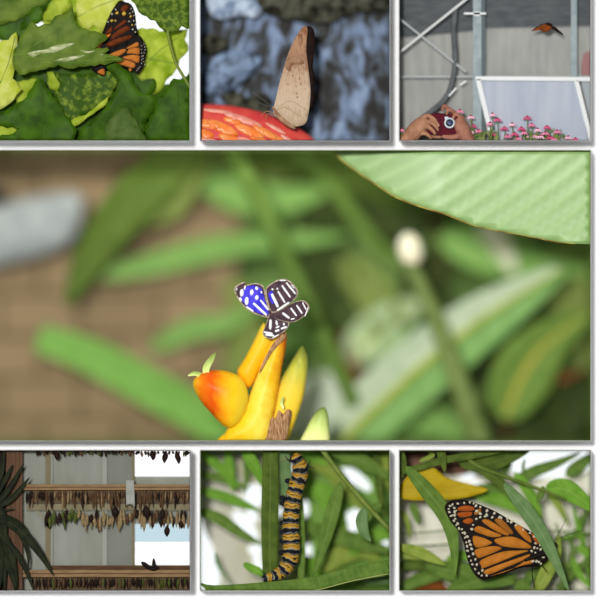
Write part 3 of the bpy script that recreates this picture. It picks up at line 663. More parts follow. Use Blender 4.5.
st4 = thing('striped_leaf_plant', (350, 441, 1.35), 'blurred plant with long pale striped leaves at the lower right', 'plant')
PF4 = lambda t: .12 + .88 * math.sin(math.pi * (t * .78 + .22)) ** .8
gblade(st4, [(296, 470), (356, 408), (426, 345), (488, 302), (560, 268)], 36, 1.3, 'white', prof=PF4, fold=.1)
gblade(st4, [(330, 476), (386, 418), (450, 362), (508, 318), (566, 272)], 36, 1.32, 'striped', prof=PF4, fold=.1)
MB().tube([(312, 474, 1.28), (371, 413, 1.28), (438, 353, 1.28), (498, 309, 1.28), (562, 270, 1.28)], [5, 4.5, 4, 3, 1.5], 0, 10).build('midrib', solid('yellow_green_midrib', C(146, 160, 70), C(164, 174, 86)), st4, clip=4)
MB().puff(catmull([(280, 400), (300, 380), (330, 372), (345, 392), (322, 425), (290, 441)], 4, True), 1.6, .05).build('leaf', solid('whitish_leaf_blade', C(176, 188, 164), C(196, 204, 184)), st4, clip=4)
gblade(st4, [(385, 380), (410, 352), (460, 330), (520, 322)], 34, 1.75, 'mid')
gblade(st4, [(350, 360), (380, 330), (420, 300)], 44, 1.8, 'pale')
rp4 = thing('broad_leaf_plant', (520, 441, 1.5), 'blurred plant of broad dark leaves with yellow midribs at the right edge', 'plant')
gblade(rp4, [(504, 420), (520, 380), (545, 345), (592, 312)], 62, 1.4, 'yrib')
gblade(rp4, [(560, 441), (575, 400), (600, 370)], 50, 1.6, 'deep')
for pts, w, d, g in (([(440, 235), (480, 250), (530, 262), (600, 270)], 44, 1.75, 'mid'), ([(400, 290), (440, 262), (500, 246), (560, 240)], 34, 1.8, 'deep'), ([(470, 441), (500, 420), (540, 430), (590, 450)], 50, 1.7, 'deep'),
                     ([(560, 240), (575, 290), (585, 330), (590, 370)], 50, 1.85, 'olive'), ([(455, 390), (480, 360), (500, 330), (530, 300)], 40, 1.85, 'deep'), ([(380, 441), (410, 420), (440, 425), (470, 441)], 36, 1.75, 'mid'), ([(500, 300), (520, 270), (530, 235)], 26, 1.8, 'deep')): gblade(rp4, pts, w, d, g)
MB().blade([(500, 390), (520, 372), (560, 378), (588, 368)], 12, 1.45, 0, .2, .012).build('dead_leaf', BRN, rp4, clip=4)['label'] = 'dry brown leaf'
MB().tube([(432, 150, 1.8), (436, 220, 1.8), (442, 300, 1.8)], [4, 4, 3], 0, 8).build('stem', solid('dark_brown_stem', C(52, 48, 24), C(66, 60, 30)), rp4, clip=4)
MB().tube([(505, 441, 1.6), (508, 415, 1.6), (512, 380, 1.6)], [5, 5, 3], 0, 8).build('stem', solid('brown_red_stem', C(58, 38, 20), C(74, 48, 26)), rp4, clip=4)
gw = thing('pale_leaf', (520, 250, 1.7), 'pale whitish folded leaf behind the white bud', 'leaf'); MB().blade([(480, 225), (500, 245), (515, 275)], 22, 1.7, 0, .3, .012).build('blade', solid('whitish_leaf', C(170, 170, 140), C(196, 196, 170)), gw, clip=4)
# banana leaf
m, nt, b = newmat('banana_leaf'); N = nt.nodes.new; L = nt.links.new; b.inputs['Roughness'].default_value = .4; b.inputs['Specular IOR Level'].default_value = .4
uv = N('ShaderNodeUVMap'); uv.uv_map = 'uv'; wv = N('ShaderNodeTexWave'); wv.wave_type = 'RINGS'; wv.rings_direction = 'SPHERICAL'; mp = N('ShaderNodeMapping'); mp.vector_type = 'POINT'
mp.inputs['Location'].default_value = (-1.4, 3.2, 0); L(uv.outputs[0], mp.inputs[0]); L(mp.outputs[0], wv.inputs['Vector']); wv.inputs['Scale'].default_value = 1.9; wv.inputs['Distortion'].default_value = .8; wv.inputs['Detail'].default_value = 1; wv.inputs['Detail Scale'].default_value = .6
rp = N('ShaderNodeValToRGB'); els = rp.color_ramp.elements; els.new(.5)
for e, (p, c) in zip(els, ((0, C(132, 164, 100)), (.7, C(138, 170, 106)), (.99, C(146, 177, 114)))): e.position = p; e.color = c
L(wv.outputs['Fac'], rp.inputs[0]); L(rp.outputs[0], b.inputs['Base Color'])
Z = zoomer(300, 145, 1.967)
ol = Z([(62, -10), (72, 18), (90, 36), (120, 58), (150, 78), (180, 98), (210, 112), (245, 124), (280, 134), (310, 146), (340, 158), (385, 168), (430, 176), (470, 184), (500, 190), (540, 194), (600, 196), (600, -10)])
bl = thing('banana_leaf', (470, 160, .1), 'large ribbed pale green leaf reaching in from the top right corner', 'leaf')
relb = lambda x, y: .05 + .30 * max(0, (440 - x) / 100) ** 1.3 * .9 + max(0, (190 - y)) * .0006 + .006 * math.sin((x * .57 + y * .82) * .4)
MB().sheet(ol, .02, .012, 0, relb, grid=7).build('blade', m, bl, clip=4)
MB().tube([(x, y, .02 + relb(x, y)) for x, y in ol[:-2]], [.9] * 10 + [.6] * 6, 0, 6, 3).build('leaf_edge', mat('leaf_edge_brown', C(120, 96, 44), C(170, 160, 80), 8, .6), bl, clip=4)['label'] = 'thin brown leaf edge'
# flower
Z = zoomer(180, 260, 3.157)
YB = rampmat('bract_yellow', [(0, C(236, 160, 20)), (.5, C(246, 184, 22)), (1, C(250, 200, 60))], 'Z', .4, .2, 9, (3, 1, 1))
YO = rampmat('bract_yellow_orange', [(0, C(246, 180, 20)), (.38, C(250, 200, 40)), (.6, C(252, 214, 80)), (.78, C(250, 184, 30)), (1, C(214, 110, 20))], 'X', .4, .2, 9, (1, 1, 1))
YR = rampmat('bract_orange_red', [(0, C(246, 190, 40)), (.14, C(232, 120, 16)), (.36, C(224, 84, 10)), (.55, C(244, 160, 16)), (.75, C(252, 196, 30)), (1, C(252, 206, 60))], 'X', .4, .12, 9)
YG = rampmat('bract_green_tip', [(0, C(248, 196, 40)), (.45, C(246, 200, 60)), (.75, C(190, 190, 70)), (1, C(120, 130, 50))], 'Z', .45, .15, 9, (3, 1, 1))
BG = rampmat('bud_green', [(0, C(236, 238, 160)), (.4, C(206, 222, 130)), (1, C(110, 136, 56))], 'Z', .45, .12, 9, (3, 1, 1))
DRY = mat('dried_petal', C(110, 72, 46), C(190, 150, 110), 18, .8, stretch=(5, 1, .8))
fw = thing('yellow_flower', (255, 441, .2), 'bright yellow and orange upright flower with bracts under the blue butterfly', 'flower')
def pf(poly, d, h, m, name='bract', **k): return MB().puff(catmull(Z(poly), 4, True), d, h, grid=k.pop('grid', 2.6), **k).build(name, m, fw, clip=4)
pf([(262, 200), (272, 215), (292, 255), (260, 330), (225, 400), (205, 395), (180, 355), (205, 310), (232, 258)], .24, .10, YB)
pf([(332, 226), (336, 262), (318, 360), (305, 450), (290, 510), (268, 580), (140, 580), (150, 532), (180, 505), (205, 470), (222, 420), (245, 360), (275, 285), (298, 240)], .20, .13, YO)
pf([(386, 272), (400, 300), (402, 340), (392, 420), (378, 470), (352, 540), (330, 580), (275, 580), (284, 500), (300, 420), (330, 360), (365, 300)], .30, .10, YG)
pf([(40, 392), (60, 360), (100, 348), (155, 352), (200, 378), (216, 430), (205, 485), (175, 528), (140, 525), (95, 480), (62, 440)], .14, .20, YR, 'bulb_bract')
pf([(454, 464), (468, 490), (470, 530), (466, 585), (380, 585), (400, 530), (425, 485)], .22, .09, BG, 'bud')['label'] = 'pale green pointed bud'
pf([(270, 515), (290, 492), (300, 500), (312, 474), (325, 486), (338, 472), (352, 478), (346, 520), (326, 580), (252, 580)], .17, .05, DRY, 'dried_petal')['label'] = 'brown dried petal'
pf([(334, 228), (334, 244), (312, 268), (288, 296), (262, 340), (250, 358), (262, 322), (284, 280), (306, 248)], .085, .012, DRY, 'dried_petal', grid=1.6)
pf([(118, 568), (146, 548), (165, 585), (108, 585)], .2, .05, YB)
for q, w in (([(88, 385), (82, 345), (100, 312), (112, 292)], 22), ([(78, 372), (50, 358), (24, 366)], 16), ([(95, 384), (70, 372), (55, 352)], 14), ([(100, 380), (120, 372), (138, 368)], 12), ([(328, 470), (320, 450), (330, 430)], 9)):
    MB().blade(Z(q), w / 3.157, .09, 0, .4, .012, 5).build('sepal', BG, fw)
# blue butterfly
Z = zoomer(225, 270, 6.316)
WBR = mat('wing_brown_dusk', C(62, 46, 56), C(84, 64, 70), 22, .6); BLU = mat('wing_violet_blue', C(54, 46, 190), C(86, 76, 222), 16, .5)
WHT = mat('wing_white_mark', C(238, 236, 240), rough=.6); EDG = mat('wing_pale_edge', C(196, 182, 160), C(140, 120, 104), 40, .7)
b4 = thing('butterfly', (272, 325, .03), 'small violet-blue and brown butterfly perched on the yellow flower', 'butterfly')
MM = [EDG, WBR, BLU, WHT]
def shrink(poly, f):
    c = Vector((sum(p[0] for p in poly) / len(poly), sum(p[1] for p in poly) / len(poly))); return [tuple(c + (Vector(p) - c) * f) for p in poly]
def stripe(a, b2, w): 
    a, b2 = Vector(a), Vector(b2); v = (b2 - a).normalized(); nn = Vector((-v.y, v.x)) * w / 2
    return [tuple(a), tuple(a + v * w * .5 + nn), tuple(b2 - v * w * .5 + nn), tuple(b2), tuple(b2 - v * w * .5 - nn), tuple(a + v * w * .5 - nn)]
def bwing(name, ol, d, inner, marks, rel):
    mb = MB(); mb.sheet(catmull(Z(ol), 4, True), d, .01, 0, rel, grid=3); mb.sheet(catmull(Z(shrink(ol, .92)), 4, True), d - .004, .004, 1, rel, grid=3)
    for pl in inner: mb.sheet(catmull(Z(pl), 4, True), d - .008, .004, 2, rel, grid=3)
    for (a, b2, w) in marks: mb.sheet(catmull(Z(stripe(a, b2, w * .82)), 3, True), d - .012, .004, 3, rel)
    return mb.build(name, MM, b4)
bwing('left_forewing', [(58, 112), (98, 82), (124, 76), (130, 95), (190, 82), (236, 95), (250, 122), (262, 190), (285, 265), (276, 302), (200, 282), (140, 248), (95, 202), (66, 152)], .06,
      [[(100, 178), (108, 130), (135, 105), (190, 98), (228, 118), (245, 170), (275, 282), (200, 268), (140, 232)]],
      [((108, 120), (104, 168), 26), ((92, 172), (104, 198), 18), ((172, 122), (166, 160), 26), ((195, 104), (205, 128), 22), ((204, 158), (198, 190), 26), ((138, 170), (136, 222), 26), ((226, 132), (234, 148), 12), ((180, 210), (262, 285), 17), ((224, 190), (274, 252), 14), ((135, 232), (180, 262), 13), ((128, 98), (122, 125), 12), ((72, 130), (76, 112), 8)],
      lambda x, y: -(x - 268) * .0028)['label'] = 'violet-blue wing with white spots'
bwing('right_forewing', [(256, 122), (290, 85), (340, 60), (390, 60), (432, 88), (460, 130), (455, 166), (420, 205), (360, 242), (300, 272), (280, 250), (264, 190)], .05,
      [[(275, 145), (300, 135), (315, 190), (300, 215), (282, 190)]],
      [((292, 122), (308, 122), 14), ((325, 112), (335, 124), 16), ((295, 150), (335, 235), 20), ((335, 135), (378, 205), 13), ((360, 98), (412, 172), 13), ((388, 80), (445, 150), 12), ((330, 255), (405, 205), 14), ((345, 66), (385, 66), 8), ((418, 92), (440, 116), 6)], lambda x, y: -(272 - x) * -.0022)
bwing('right_hindwing', [(284, 278), (320, 266), (370, 240), (430, 206), (490, 191), (526, 215), (532, 250), (502, 290), (440, 328), (385, 328), (330, 316)], .04, [],
      [((362, 270), (408, 305), 17), ((415, 240), (452, 290), 13), ((452, 222), (488, 275), 13), ((490, 205), (512, 250), 10), ((505, 292), (525, 235), 8), ((415, 312), (440, 306), 10)], lambda x, y: (x - 280) * .002)
bwing('left_hindwing', [(284, 268), (300, 282), (340, 312), (402, 330), (396, 366), (352, 405), (300, 436), (255, 426), (238, 396), (258, 345), (272, 300)], .03, [],
      [((288, 312), (286, 375), 18), ((322, 318), (330, 350), 15), ((320, 365), (345, 355), 13), ((372, 332), (372, 352), 14), ((245, 392), (300, 402), 14), ((315, 388), (345, 378), 16), ((352, 372), (392, 358), 14), ((255, 408), (310, 414), 16), ((300, 428), (340, 408), 9)], lambda x, y: 0)
mb = MB(); mb.tube(Z([(285, 268, .035), (298, 295, .03), (315, 325, .025)]), [1.3, 1.7, 1.0]); mb.ell((*Z([(282, 262)])[0], .035), 1.4, 1.4, 1.4); mb.build('body', WBR, b4)

# ================================================================== case 5: window with shelves of hanging chrysalises
DK = CASE_K[5]; TONE = 0.66  # dim interior light is put into darker base colours
Z = zoomer(0, 445, 3)
WOOD = mat('warm_wood', C(136, 108, 76), C(164, 132, 94), 6, .6, stretch=(1, 1, 9)); WOODR = mat('reddish_wood', C(92, 66, 50), C(116, 86, 66), 5, .6, stretch=(12, 1, .6))
WOODD = mat('dark_wood', C(84, 60, 40), C(104, 78, 54), 6, .7, stretch=(1, 1, 9)); TAN = mat('tan_mullion', C(134, 124, 98), rough=.7)
PANEG = mat('grey_pane', C(146, 149, 136), C(160, 163, 152), 3, .5, stretch=(2, 1, .6)); PANEL_ = mat('pale_pane_edge', C(168, 170, 158), rough=.6)
backwall(5, PANEG)
w5 = struct(MB().box(24, 450, 190, 571, .40, .43).build('window_1', PANEG))
for (x0, y0, x1, y1, mm, d) in ((45.5, 450, 51, 570, TAN, .34), (51, 450, 52.6, 570, PANEL_, .345), (102.5, 450, 107, 567, PANEL_, .34), (132, 450, 135, 567, TAN, .35)):
    MB().box(x0, y0, x1, y1, d, .40).build('mullion', mm, w5, clip=5)
MB().box(107, 450, 132, 567, .375, .40).build('pane', mat('darker_grey_pane', C(130, 133, 122), C(140, 143, 132), 3, .5), w5, clip=5)
WL = glow('daylight_window', (1, 1, 1, 1), 1.15); WLB = glow('daylight_blue', (.62, .80, .88, 1), .9)
MB().box(135, 450, 191, 476.5, .36, .40).build('pane', WL, w5, clip=5)['label'] = 'bright daylight pane'
MB().box(135, 524, 191, 565, .36, .40).build('pane', WL, w5, clip=5)['label'] = 'bright daylight pane'
MB().box(135, 524, 191, 542, .35, .36).build('sky_strip', WLB, w5, clip=5)
struct(MB().box(6, 450, 22.5, 591, .24, .34).build('trim_9', WOODR, clip=5)); 
mb = MB(); mb.box(-3, 450, 5.5, 591, .28, .36); struct(mb.build('trim_10', mat('dark_jamb', C(34, 26, 22)), clip=5))
for x in (10.5, 15, 19): struct(MB().box(x, 450, x + .9, 591, .232, .24).build('trim_%d' % (11 + int(x)), WOODD, clip=5))
def shelf(y0, y1, lab, hasrod):
    t = thing('shelf', (107, y1, .22), lab, 'shelf')
    MB().box(23, y0, 190, y1, .17, .34).build('rail', WOOD, t, clip=5)
    MB().box(23, y0 + (y1 - y0) * .42, 190, y0 + (y1 - y0) * .55, .165, .17).build('groove', WOODD, t, clip=5)
    if hasrod: MB().box(27, 504, 190, 510.5, .30, .34).build('back_strip', mat('back_strip', C(132, 122, 96), C(150, 140, 112), 6), t, clip=5)
    return t
shelf(484.5, 490, 'upper wooden shelf rail across the window with rows of chrysalises below', True)
s2 = shelf(570, 577, 'lower wooden shelf rail along the window bottom with the black butterfly on it', False)
MB().box(52, 565.5, 190, 570, .26, .36).build('sill', WOODD, s2, clip=5)
mb = MB(); mb.bar((29, 500), (51, 529), 3.2, .34, .37); tag(mb.build('brace', mat('pale_brace', C(150, 146, 126), rough=.7), clip=5), 'short pale diagonal brace under the left end of the upper shelf', 'brace')
BRF = mat('backing_bark', C(84, 68, 52), C(128, 108, 80), 14, .8, stretch=(6, 1, 1))
tag(MB().box(30, 490.2, 190, 503, .29, .33).build('backing_board', BRF, clip=5), 'dark fibrous strip behind the upper row of chrysalises', 'board')
tag(MB().box(33, 577.2, 190, 590, .29, .33).build('backing_board', BRF, clip=5), 'dark fibrous strip behind the bottom row of chrysalises', 'board')
CH = {k: mat('chrysalis_' + k, a, b2, 40, .6) for k, (a, b2) in {'dark': (C(34, 24, 20), C(52, 36, 28)), 'brown': (C(84, 60, 42), C(108, 80, 56)), 'tan': (C(140, 118, 82), C(168, 146, 106)), 'green': (C(72, 84, 34), C(96, 106, 50))}.items()}
protos = {}
def chrys_mesh(kind, ln, wd):
    key = (kind, ln, wd)
    if key in protos: return protos[key]
    pr = [(0, .12), (.06, .2), (.18, .55), (.38, .95), (.55, 1), (.72, .8), (.88, .45), (1, .08)]
    mb = MB(); seg = 8; rows = []
    for t, r in pr:
        rows.append([mb.vert(Vector((math.cos(2 * math.pi * k / seg) * r * wd / 200 + .10 * wd / 100 * math.sin(t * 6), math.sin(2 * math.pi * k / seg) * r * wd / 200, -t * ln / 100))) for k in range(seg)])
    for i in range(len(rows) - 1):
        for k in range(seg): mb.face((rows[i][k], rows[i][(k + 1) % seg], rows[i + 1][(k + 1) % seg], rows[i + 1][k]))
    mb.face(rows[0][::-1]); mb.face(rows[-1])
    o = mb.build('chrysalis', CH[kind], origin=(0, 0, 0)); me = o.data; ORG.pop(o.name, None); bpy.data.objects.remove(o)
    protos[key] = me; return me
def hang(x, y, d, kind, ln, wd, label, group):
    o = bpy.data.objects.new('chrysalis', chrys_mesh(kind, ln, wd)); COL.objects.link(o); o.location = P(x, y, d)
    o.rotation_euler = (0, random.uniform(-.16, .16), random.uniform(0, 6)); tag(o, label, 'chrysalis', group)
def row(x0, x1, step, y, d, pick, ln, wd, where, jy=1.0):
    x = x0
    while x < x1:
        k = pick(x)
        hang(x + random.uniform(-.4, .4) * step, y + random.uniform(0, jy), d + random.uniform(-.02, .02), k, random.choice(ln), random.choice(wd),
             f"{'dark brown' if k == 'dark' else k} chrysalis hanging {where}", f"{k} chrysalises {where}")
        x += step
R = random.random
row(37, 189, 3.4, 450.2, .25, lambda x: 'dark' if R() < .55 else ('green' if R() < .4 else 'brown'), (4, 5, 6, 7), (2.4, 3), 'at the top edge above the window panes', .3)
for x, ln in ((57, 10), (153, 10), (165.5, 13), (177, 14), (187, 5)): hang(x, 450.4, .2, 'dark', ln, 6, 'large dark chrysalis hanging at the top edge of the window', 'large dark chrysalises at the top edge')
row(27, 189, 1.9, 490.2, .24, lambda x: ('dark' if R() < .6 else 'brown') if (x < 55 or R() < .3) else ('brown' if R() < .75 else 'tan'), (8, 11, 14, 18, 20), (1.8, 2.2, 2.8), 'in the upper row right under the shelf', 1.2)
row(46, 189, 2.6, 508, .22, lambda x: ('green' if R() < .65 else 'dark') if x < 78 else ('tan' if R() < .6 else ('brown' if R() < .6 else 'dark')), (10, 13, 16, 19), (2.8, 3.4, 4.4), 'in the second row below the upper shelf', 8)
row(33, 189, 2.2, 577.2, .24, lambda x: 'dark' if R() < .55 else ('brown' if R() < .7 else 'green'), (10, 12), (2.2, 2.8), 'in the bottom row under the lower shelf', 1.0)
for x, y, ln, wd in ((115, 506, 13, 7), (163, 508, 12, 6), (91, 514, 9, 5), (167, 525, 12, 6), (181, 520, 9, 5), (146, 505, 16, 9)): hang(x, y, .18, 'dark', ln, wd, 'large dark chrysalis hanging among the tan ones of the second row', 'large dark chrysalises of the second row')
tag(MB().sheet([(126, 480), (134, 480), (135, 507), (131, 504), (126, 505)], .155, .006, 0, rough_relief(.02, .1, 4), grid=3).build('paper_strip', mat('pale_paper', C(160, 162, 152), C(182, 184, 174), 10)), 'pale paper strip hanging over the upper shelf rail', 'paper')
b5 = thing('butterfly', (150, 570, .15), 'small black butterfly resting on the lower shelf rail', 'butterfly')
Z5 = zoomer(95, 515, 6)
BK5 = mat('wing_near_black', C(24, 16, 18), C(40, 26, 26), 30, .6)
MB().sheet(catmull(Z5([(275, 285), (295, 280), (325, 300), (345, 312), (340, 332), (310, 322), (288, 305)]), 3, True), .15, .01, 0, lambda x, y: (150 - x) * .004, grid=2).build('wing', BK5, b5)
MB().sheet(catmull(Z5([(345, 318), (342, 290), (350, 258), (362, 275), (368, 300), (382, 312), (372, 330), (350, 336)]), 3, True), .14, .01, 0, lambda x, y: (x - 155) * .003, grid=2).build('wing', BK5, b5)
MB().tube(Z5([(320, 320, .145), (345, 326, .145), (372, 322, .145)]), [1.0, 1.6, .9]).build('body', BK5, b5)
sp5 = thing('spiky_plant', (-2, 560, .12), 'dark spiky long-leaved plant at the left edge in front of the window', 'plant')
SPK = leafmat('spiky_leaf', C(20, 26, 14), C(40, 46, 22), C(50, 56, 30), 3, .1, .08, .2)
for i, (q, w) in enumerate((([(-6, 505), (8, 490), (24, 463)], 6), ([(-6, 508), (12, 498), (30, 477)], 6.5), ([(-6, 500), (5, 480), (13, 464)], 5), ([(-4, 490), (2, 470), (5, 448)], 5), ([(-6, 516), (15, 526), (36, 548), (54, 576)], 10), ([(-6, 512), (20, 524), (34, 546)], 5),
                         ([(-6, 520), (8, 545), (14, 575), (16, 595)], 9), ([(-6, 525), (2, 550), (5, 592)], 9), ([(-6, 528), (14, 550), (26, 570), (34, 592)], 6), ([(-6, 540), (8, 565), (18, 595)], 7), ([(-6, 512), (6, 510), (15, 509)], 2.5), ([(2, 520), (20, 535), (28, 555), (28, 572)], 4), ([(-6, 505), (2, 515), (6, 540)], 9), ([(-6, 530), (0, 560), (-2, 595)], 9))):
    MB().blade(q, w, .08 + .01 * (i % 4), 0, .35, .008, 6).build('leaf', SPK, sp5, clip=5)
MB().tube([(-2, 592, .13), (-2, 540, .13), (-3, 500, .13)], [2.5, 2.5, 2], 0, 8).build('trunk', mat('dark_bark', C(34, 28, 20)), sp5, clip=5)

# ================================================================== case 6: striped caterpillar on milkweed
DK = CASE_K[6]; TONE = 0.85
Z = zoomer(195, 445, 3)
m, nt, b = newmat('soft_green_beige_backdrop'); N = nt.nodes.new; L = nt.links.new
tc = N('ShaderNodeTexCoord'); sp = N('ShaderNodeSeparateXYZ'); L(tc.outputs['Generated'], sp.inputs[0])
nz = N('ShaderNodeTexNoise'); nz.inputs['Scale'].default_value = 3; L(tc.outputs['Object'], nz.inputs['Vector'])
a = N('ShaderNodeMath'); a.operation = 'MULTIPLY_ADD'; L(nz.outputs['Fac'], a.inputs[0]); a.inputs[1].default_value = .7; L(sp.outputs['X'], a.inputs[2])
rp = N('ShaderNodeValToRGB'); els = rp.color_ramp.elements; els.new(.5)
for e, (p, c) in zip(els, ((.5, C(200, 197, 180)), (.75, C(172, 174, 130)), (.95, C(110, 150, 60)))): e.position = p; e.color = c
L(a.outputs[0], rp.inputs[0]); L(rp.outputs[0], b.inputs['Base Color']); backwall(6, m)
mb = MB()
for pl in ([(10, 215), (30, 260), (60, 330), (72, 420), (10, 420)], [(112, 205), (140, 200), (160, 222), (185, 255), (190, 285), (165, 270), (130, 245)], [(150, 130), (180, 118), (198, 125), (198, 180), (165, 188), (150, 165)], [(112, 158), (130, 152), (146, 170), (135, 188), (118, 182)], [(155, 195), (180, 190), (188, 230), (165, 225)], [(160, 305), (195, 300), (200, 325), (170, 328)], [(175, 330), (198, 335), (198, 385), (182, 375)], [(205, 362), (225, 356), (240, 375), (235, 395), (208, 395)], [(322, 175), (338, 170), (342, 205), (326, 215)], [(248, 188), (262, 188), (262, 212), (250, 210)], [(330, 305), (350, 300), (348, 340), (332, 345)], [(420, 80), (470, 70), (520, 110), (525, 140), (480, 120)], [(440, 220), (490, 190), (500, 245), (460, 260)], [(560, 275), (590, 265), (590, 300), (565, 300)], [(288, 60), (298, 58), (298, 85), (288, 85)]):
    mb.sheet(catmull(Z(pl), 4, True), .86, .03, 0)
struct(mb.build('sky_glow_6', SKY, clip=6))  # glowing sheets added as bright sky gaps between the leaves, not a window
GREY6 = mat('grey_strut', C(168, 176, 168), rough=.6)
mb = MB(); mb.bar(*Z([(60, 345), (112, 425)]), 3.5, .75, .79); tag(mb.build('strut', GREY6, clip=6), 'pale grey slanting strut behind the leaves, lower left of the caterpillar', 'strut')
M6 = {'dark': leafmat('milkweed_dark', C(62, 82, 24), C(86, 104, 36), C(94, 114, 46), 16, .3), 'bright': leafmat('milkweed_bright', C(92, 140, 36), C(116, 162, 54), C(130, 166, 70)), 'blue': leafmat('milkweed_bluish', C(86, 118, 66), C(106, 134, 84), C(120, 144, 96)),
      'mid': leafmat('milkweed_mid', C(78, 108, 38), C(100, 128, 52), C(112, 138, 66)), 'yel': leafmat('milkweed_yellowish', C(112, 136, 46), C(140, 156, 66), C(150, 160, 80))}
mw = thing('milkweed_plant', (300, 591, .5), 'green narrow-leaved plant around the striped caterpillar', 'plant')
def l6(q, w, d, g, **k): return MB().blade(Z(q), w / 3, d, 0, k.pop('fold', .3), .008, **k).build('leaf', M6[g], mw, clip=6)
l6([(10, 20), (60, 55), (105, 95), (135, 130)], 32, .62, 'bright'); l6([(98, 5), (102, 60), (108, 110), (118, 140)], 32, .6, 'bright'); l6([(0, 85), (60, 95), (120, 115), (165, 130)], 26, .65, 'mid')
l6([(5, 135), (70, 150), (140, 175), (200, 200)], 32, .58, 'bright'); l6([(5, 195), (70, 220), (130, 260), (200, 300)], 36, .5, 'mid'); l6([(150, 15), (155, 70), (150, 150)], 20, .65, 'mid')
l6([(140, 5), (165, 40), (190, 85), (205, 130)], 36, .4, 'bright'); l6([(60, 320), (75, 370), (110, 420)], 12, .6, 'blue')
l6([(145, 355), (170, 370), (200, 385), (215, 410)], 26, .3, 'bright')
for q, w, g, d in (([(400, 15), (470, 35), (540, 70), (600, 110)], 46, 'mid', .45), ([(330, 120), (390, 150), (430, 210), (440, 260)], 60, 'bright', .75), ([(320, 240), (420, 270), (520, 300), (600, 320)], 52, 'mid', .6), ([(340, 60), (400, 70), (460, 140), (500, 200)], 50, 'yel', .8),
                   ([(470, 330), (500, 290), (560, 270), (600, 280)], 50, 'bright', .7), ([(380, 380), (440, 330), (500, 320), (560, 350)], 60, 'yel', .72), ([(540, 15), (550, 80), (555, 150), (575, 220)], 26, 'dark', .5), ([(560, 10), (580, 80), (590, 160)], 40, 'yel', .6), ([(430, 200), (440, 260), (420, 320)], 40, 'yel', .78), ([(330, 330), (350, 380), (400, 420)], 50, 'bright', .8), ([(480, 400), (540, 400), (590, 410)], 40, 'blue', .55), ([(300, 20), (360, 40), (400, 60)], 30, 'bright', .7)): l6(q, w, d, g)
l6([(268, 0), (270, 60), (272, 120), (262, 190)], 38, .34, 'blue')
FLAT = lambda t: .8 + .2 * math.sin(3.14 * t)
l6([(227, -30), (226, 120), (224, 270), (226, 415)], 52, .22, 'dark', prof=FLAT)
l6([(312, 120), (318, 230), (320, 330), (318, 410)], 22, .3, 'mid', prof=FLAT)
l6([(438, 110), (415, 190), (388, 290), (352, 400)], 44, .28, 'mid')
l6([(510, 190), (500, 225), (508, 260), (528, 290)], 36, .2, 'blue'); l6([(560, 180), (535, 190), (520, 230)], 24, .24, 'mid')
MB().tube([(*p, .15) for p in Z([(372, 0), (430, 80), (510, 175), (600, 270)])], [2.7, 2.6, 2.4, 2.2], 0, 10).build('stem', mat('milkweed_stem', C(104, 122, 52), C(122, 138, 66), 10), mw, clip=6)
MB().tube([(*p, .3) for p in Z([(245, 50), (280, 40), (320, 30)])], [.6, .7, .6], 0, 6).build('stem', mat('pale_twig', C(146, 150, 96)), mw, clip=6)
mb = MB(); mb.sheet(catmull(Z([(12, 412), (60, 421), (210, 411), (350, 396), (450, 371), (540, 352), (600, 345), (600, 385), (480, 408), (380, 434), (300, 450), (60, 450), (30, 430)]), 3, True), .10, .01, 0, lambda x, y: .0012 * (y - 575), grid=5)
mb.tube([(*p, .098) for p in Z([(600, 383), (480, 406), (380, 432), (340, 440)])], .6, 1, 6); mb.build('leaf', [M6['mid'], mat('pale_leaf_margin', C(160, 168, 100))], mw, clip=6)['label'] = 'broad near leaf across the bottom'
# caterpillar
Z = zoomer(255, 450, 4.29)
m, nt, b = newmat('caterpillar_bands'); N = nt.nodes.new; L = nt.links.new; b.inputs['Roughness'].default_value = .5
uv = N('ShaderNodeUVMap'); uv.uv_map = 'uv'; sp = N('ShaderNodeSeparateXYZ'); L(uv.outputs[0], sp.inputs[0])
tc = N('ShaderNodeTexCoord'); nz = N('ShaderNodeTexNoise'); nz.inputs['Scale'].default_value = 16; nz.inputs['Detail'].default_value = 1; L(tc.outputs['Object'], nz.inputs['Vector'])
a = N('ShaderNodeMath'); a.operation = 'MULTIPLY_ADD'; L(nz.outputs['Fac'], a.inputs[0]); a.inputs[1].default_value = .05; L(sp.outputs['X'], a.inputs[2])
a2 = N('ShaderNodeMath'); a2.operation = 'MULTIPLY'; L(a.outputs[0], a2.inputs[0]); a2.inputs[1].default_value = 14
fr = N('ShaderNodeMath'); fr.operation = 'FRACT'; L(a2.outputs[0], fr.inputs[0])
rp = N('ShaderNodeValToRGB'); rp.color_ramp.interpolation = 'CONSTANT'; els = rp.color_ramp.elements
for _ in range(6): els.new(.5)
Y_, K_, W_ = C(186, 142, 46), C(24, 24, 28), C(140, 142, 134)
for e, (p, c) in zip(els, ((0, K_), (.22, W_), (.27, K_), (.36, Y_), (.54, K_), (.60, Y_), (.80, W_), (.85, K_))): e.position = p; e.color = c
L(fr.outputs[0], rp.inputs[0]); L(rp.outputs[0], b.inputs['Base Color'])
CAT = m; CATK = mat('caterpillar_black', C(26, 28, 34), rough=.5)
ct = thing('caterpillar', (267, 578, .14), 'black, yellow and white banded caterpillar climbing the dark leaf', 'caterpillar')
path = catmull([(x, y, d, r) for (x, y, d), r in zip(Z([(178, 36, .12), (192, 70, .12), (192, 110, .12), (178, 155, .12), (166, 200, .12), (158, 250, .12), (154, 300, .12), (154, 350, .12), (157, 400, .12), (155, 450, .12), (140, 492, .12), (110, 525, .12), (75, 542, .12), (45, 550, .12)]), [5.5, 7.6, 8, 8, 8, 8, 8.2, 8.4, 8.6, 8.4, 7.6, 6.4, 5.2, 3.8])], 8)
path = [(p[0], p[1], p[2], p[3] * (1 + .05 * math.cos(i / len(path) * 14 * 6.28))) for i, p in enumerate(path)]
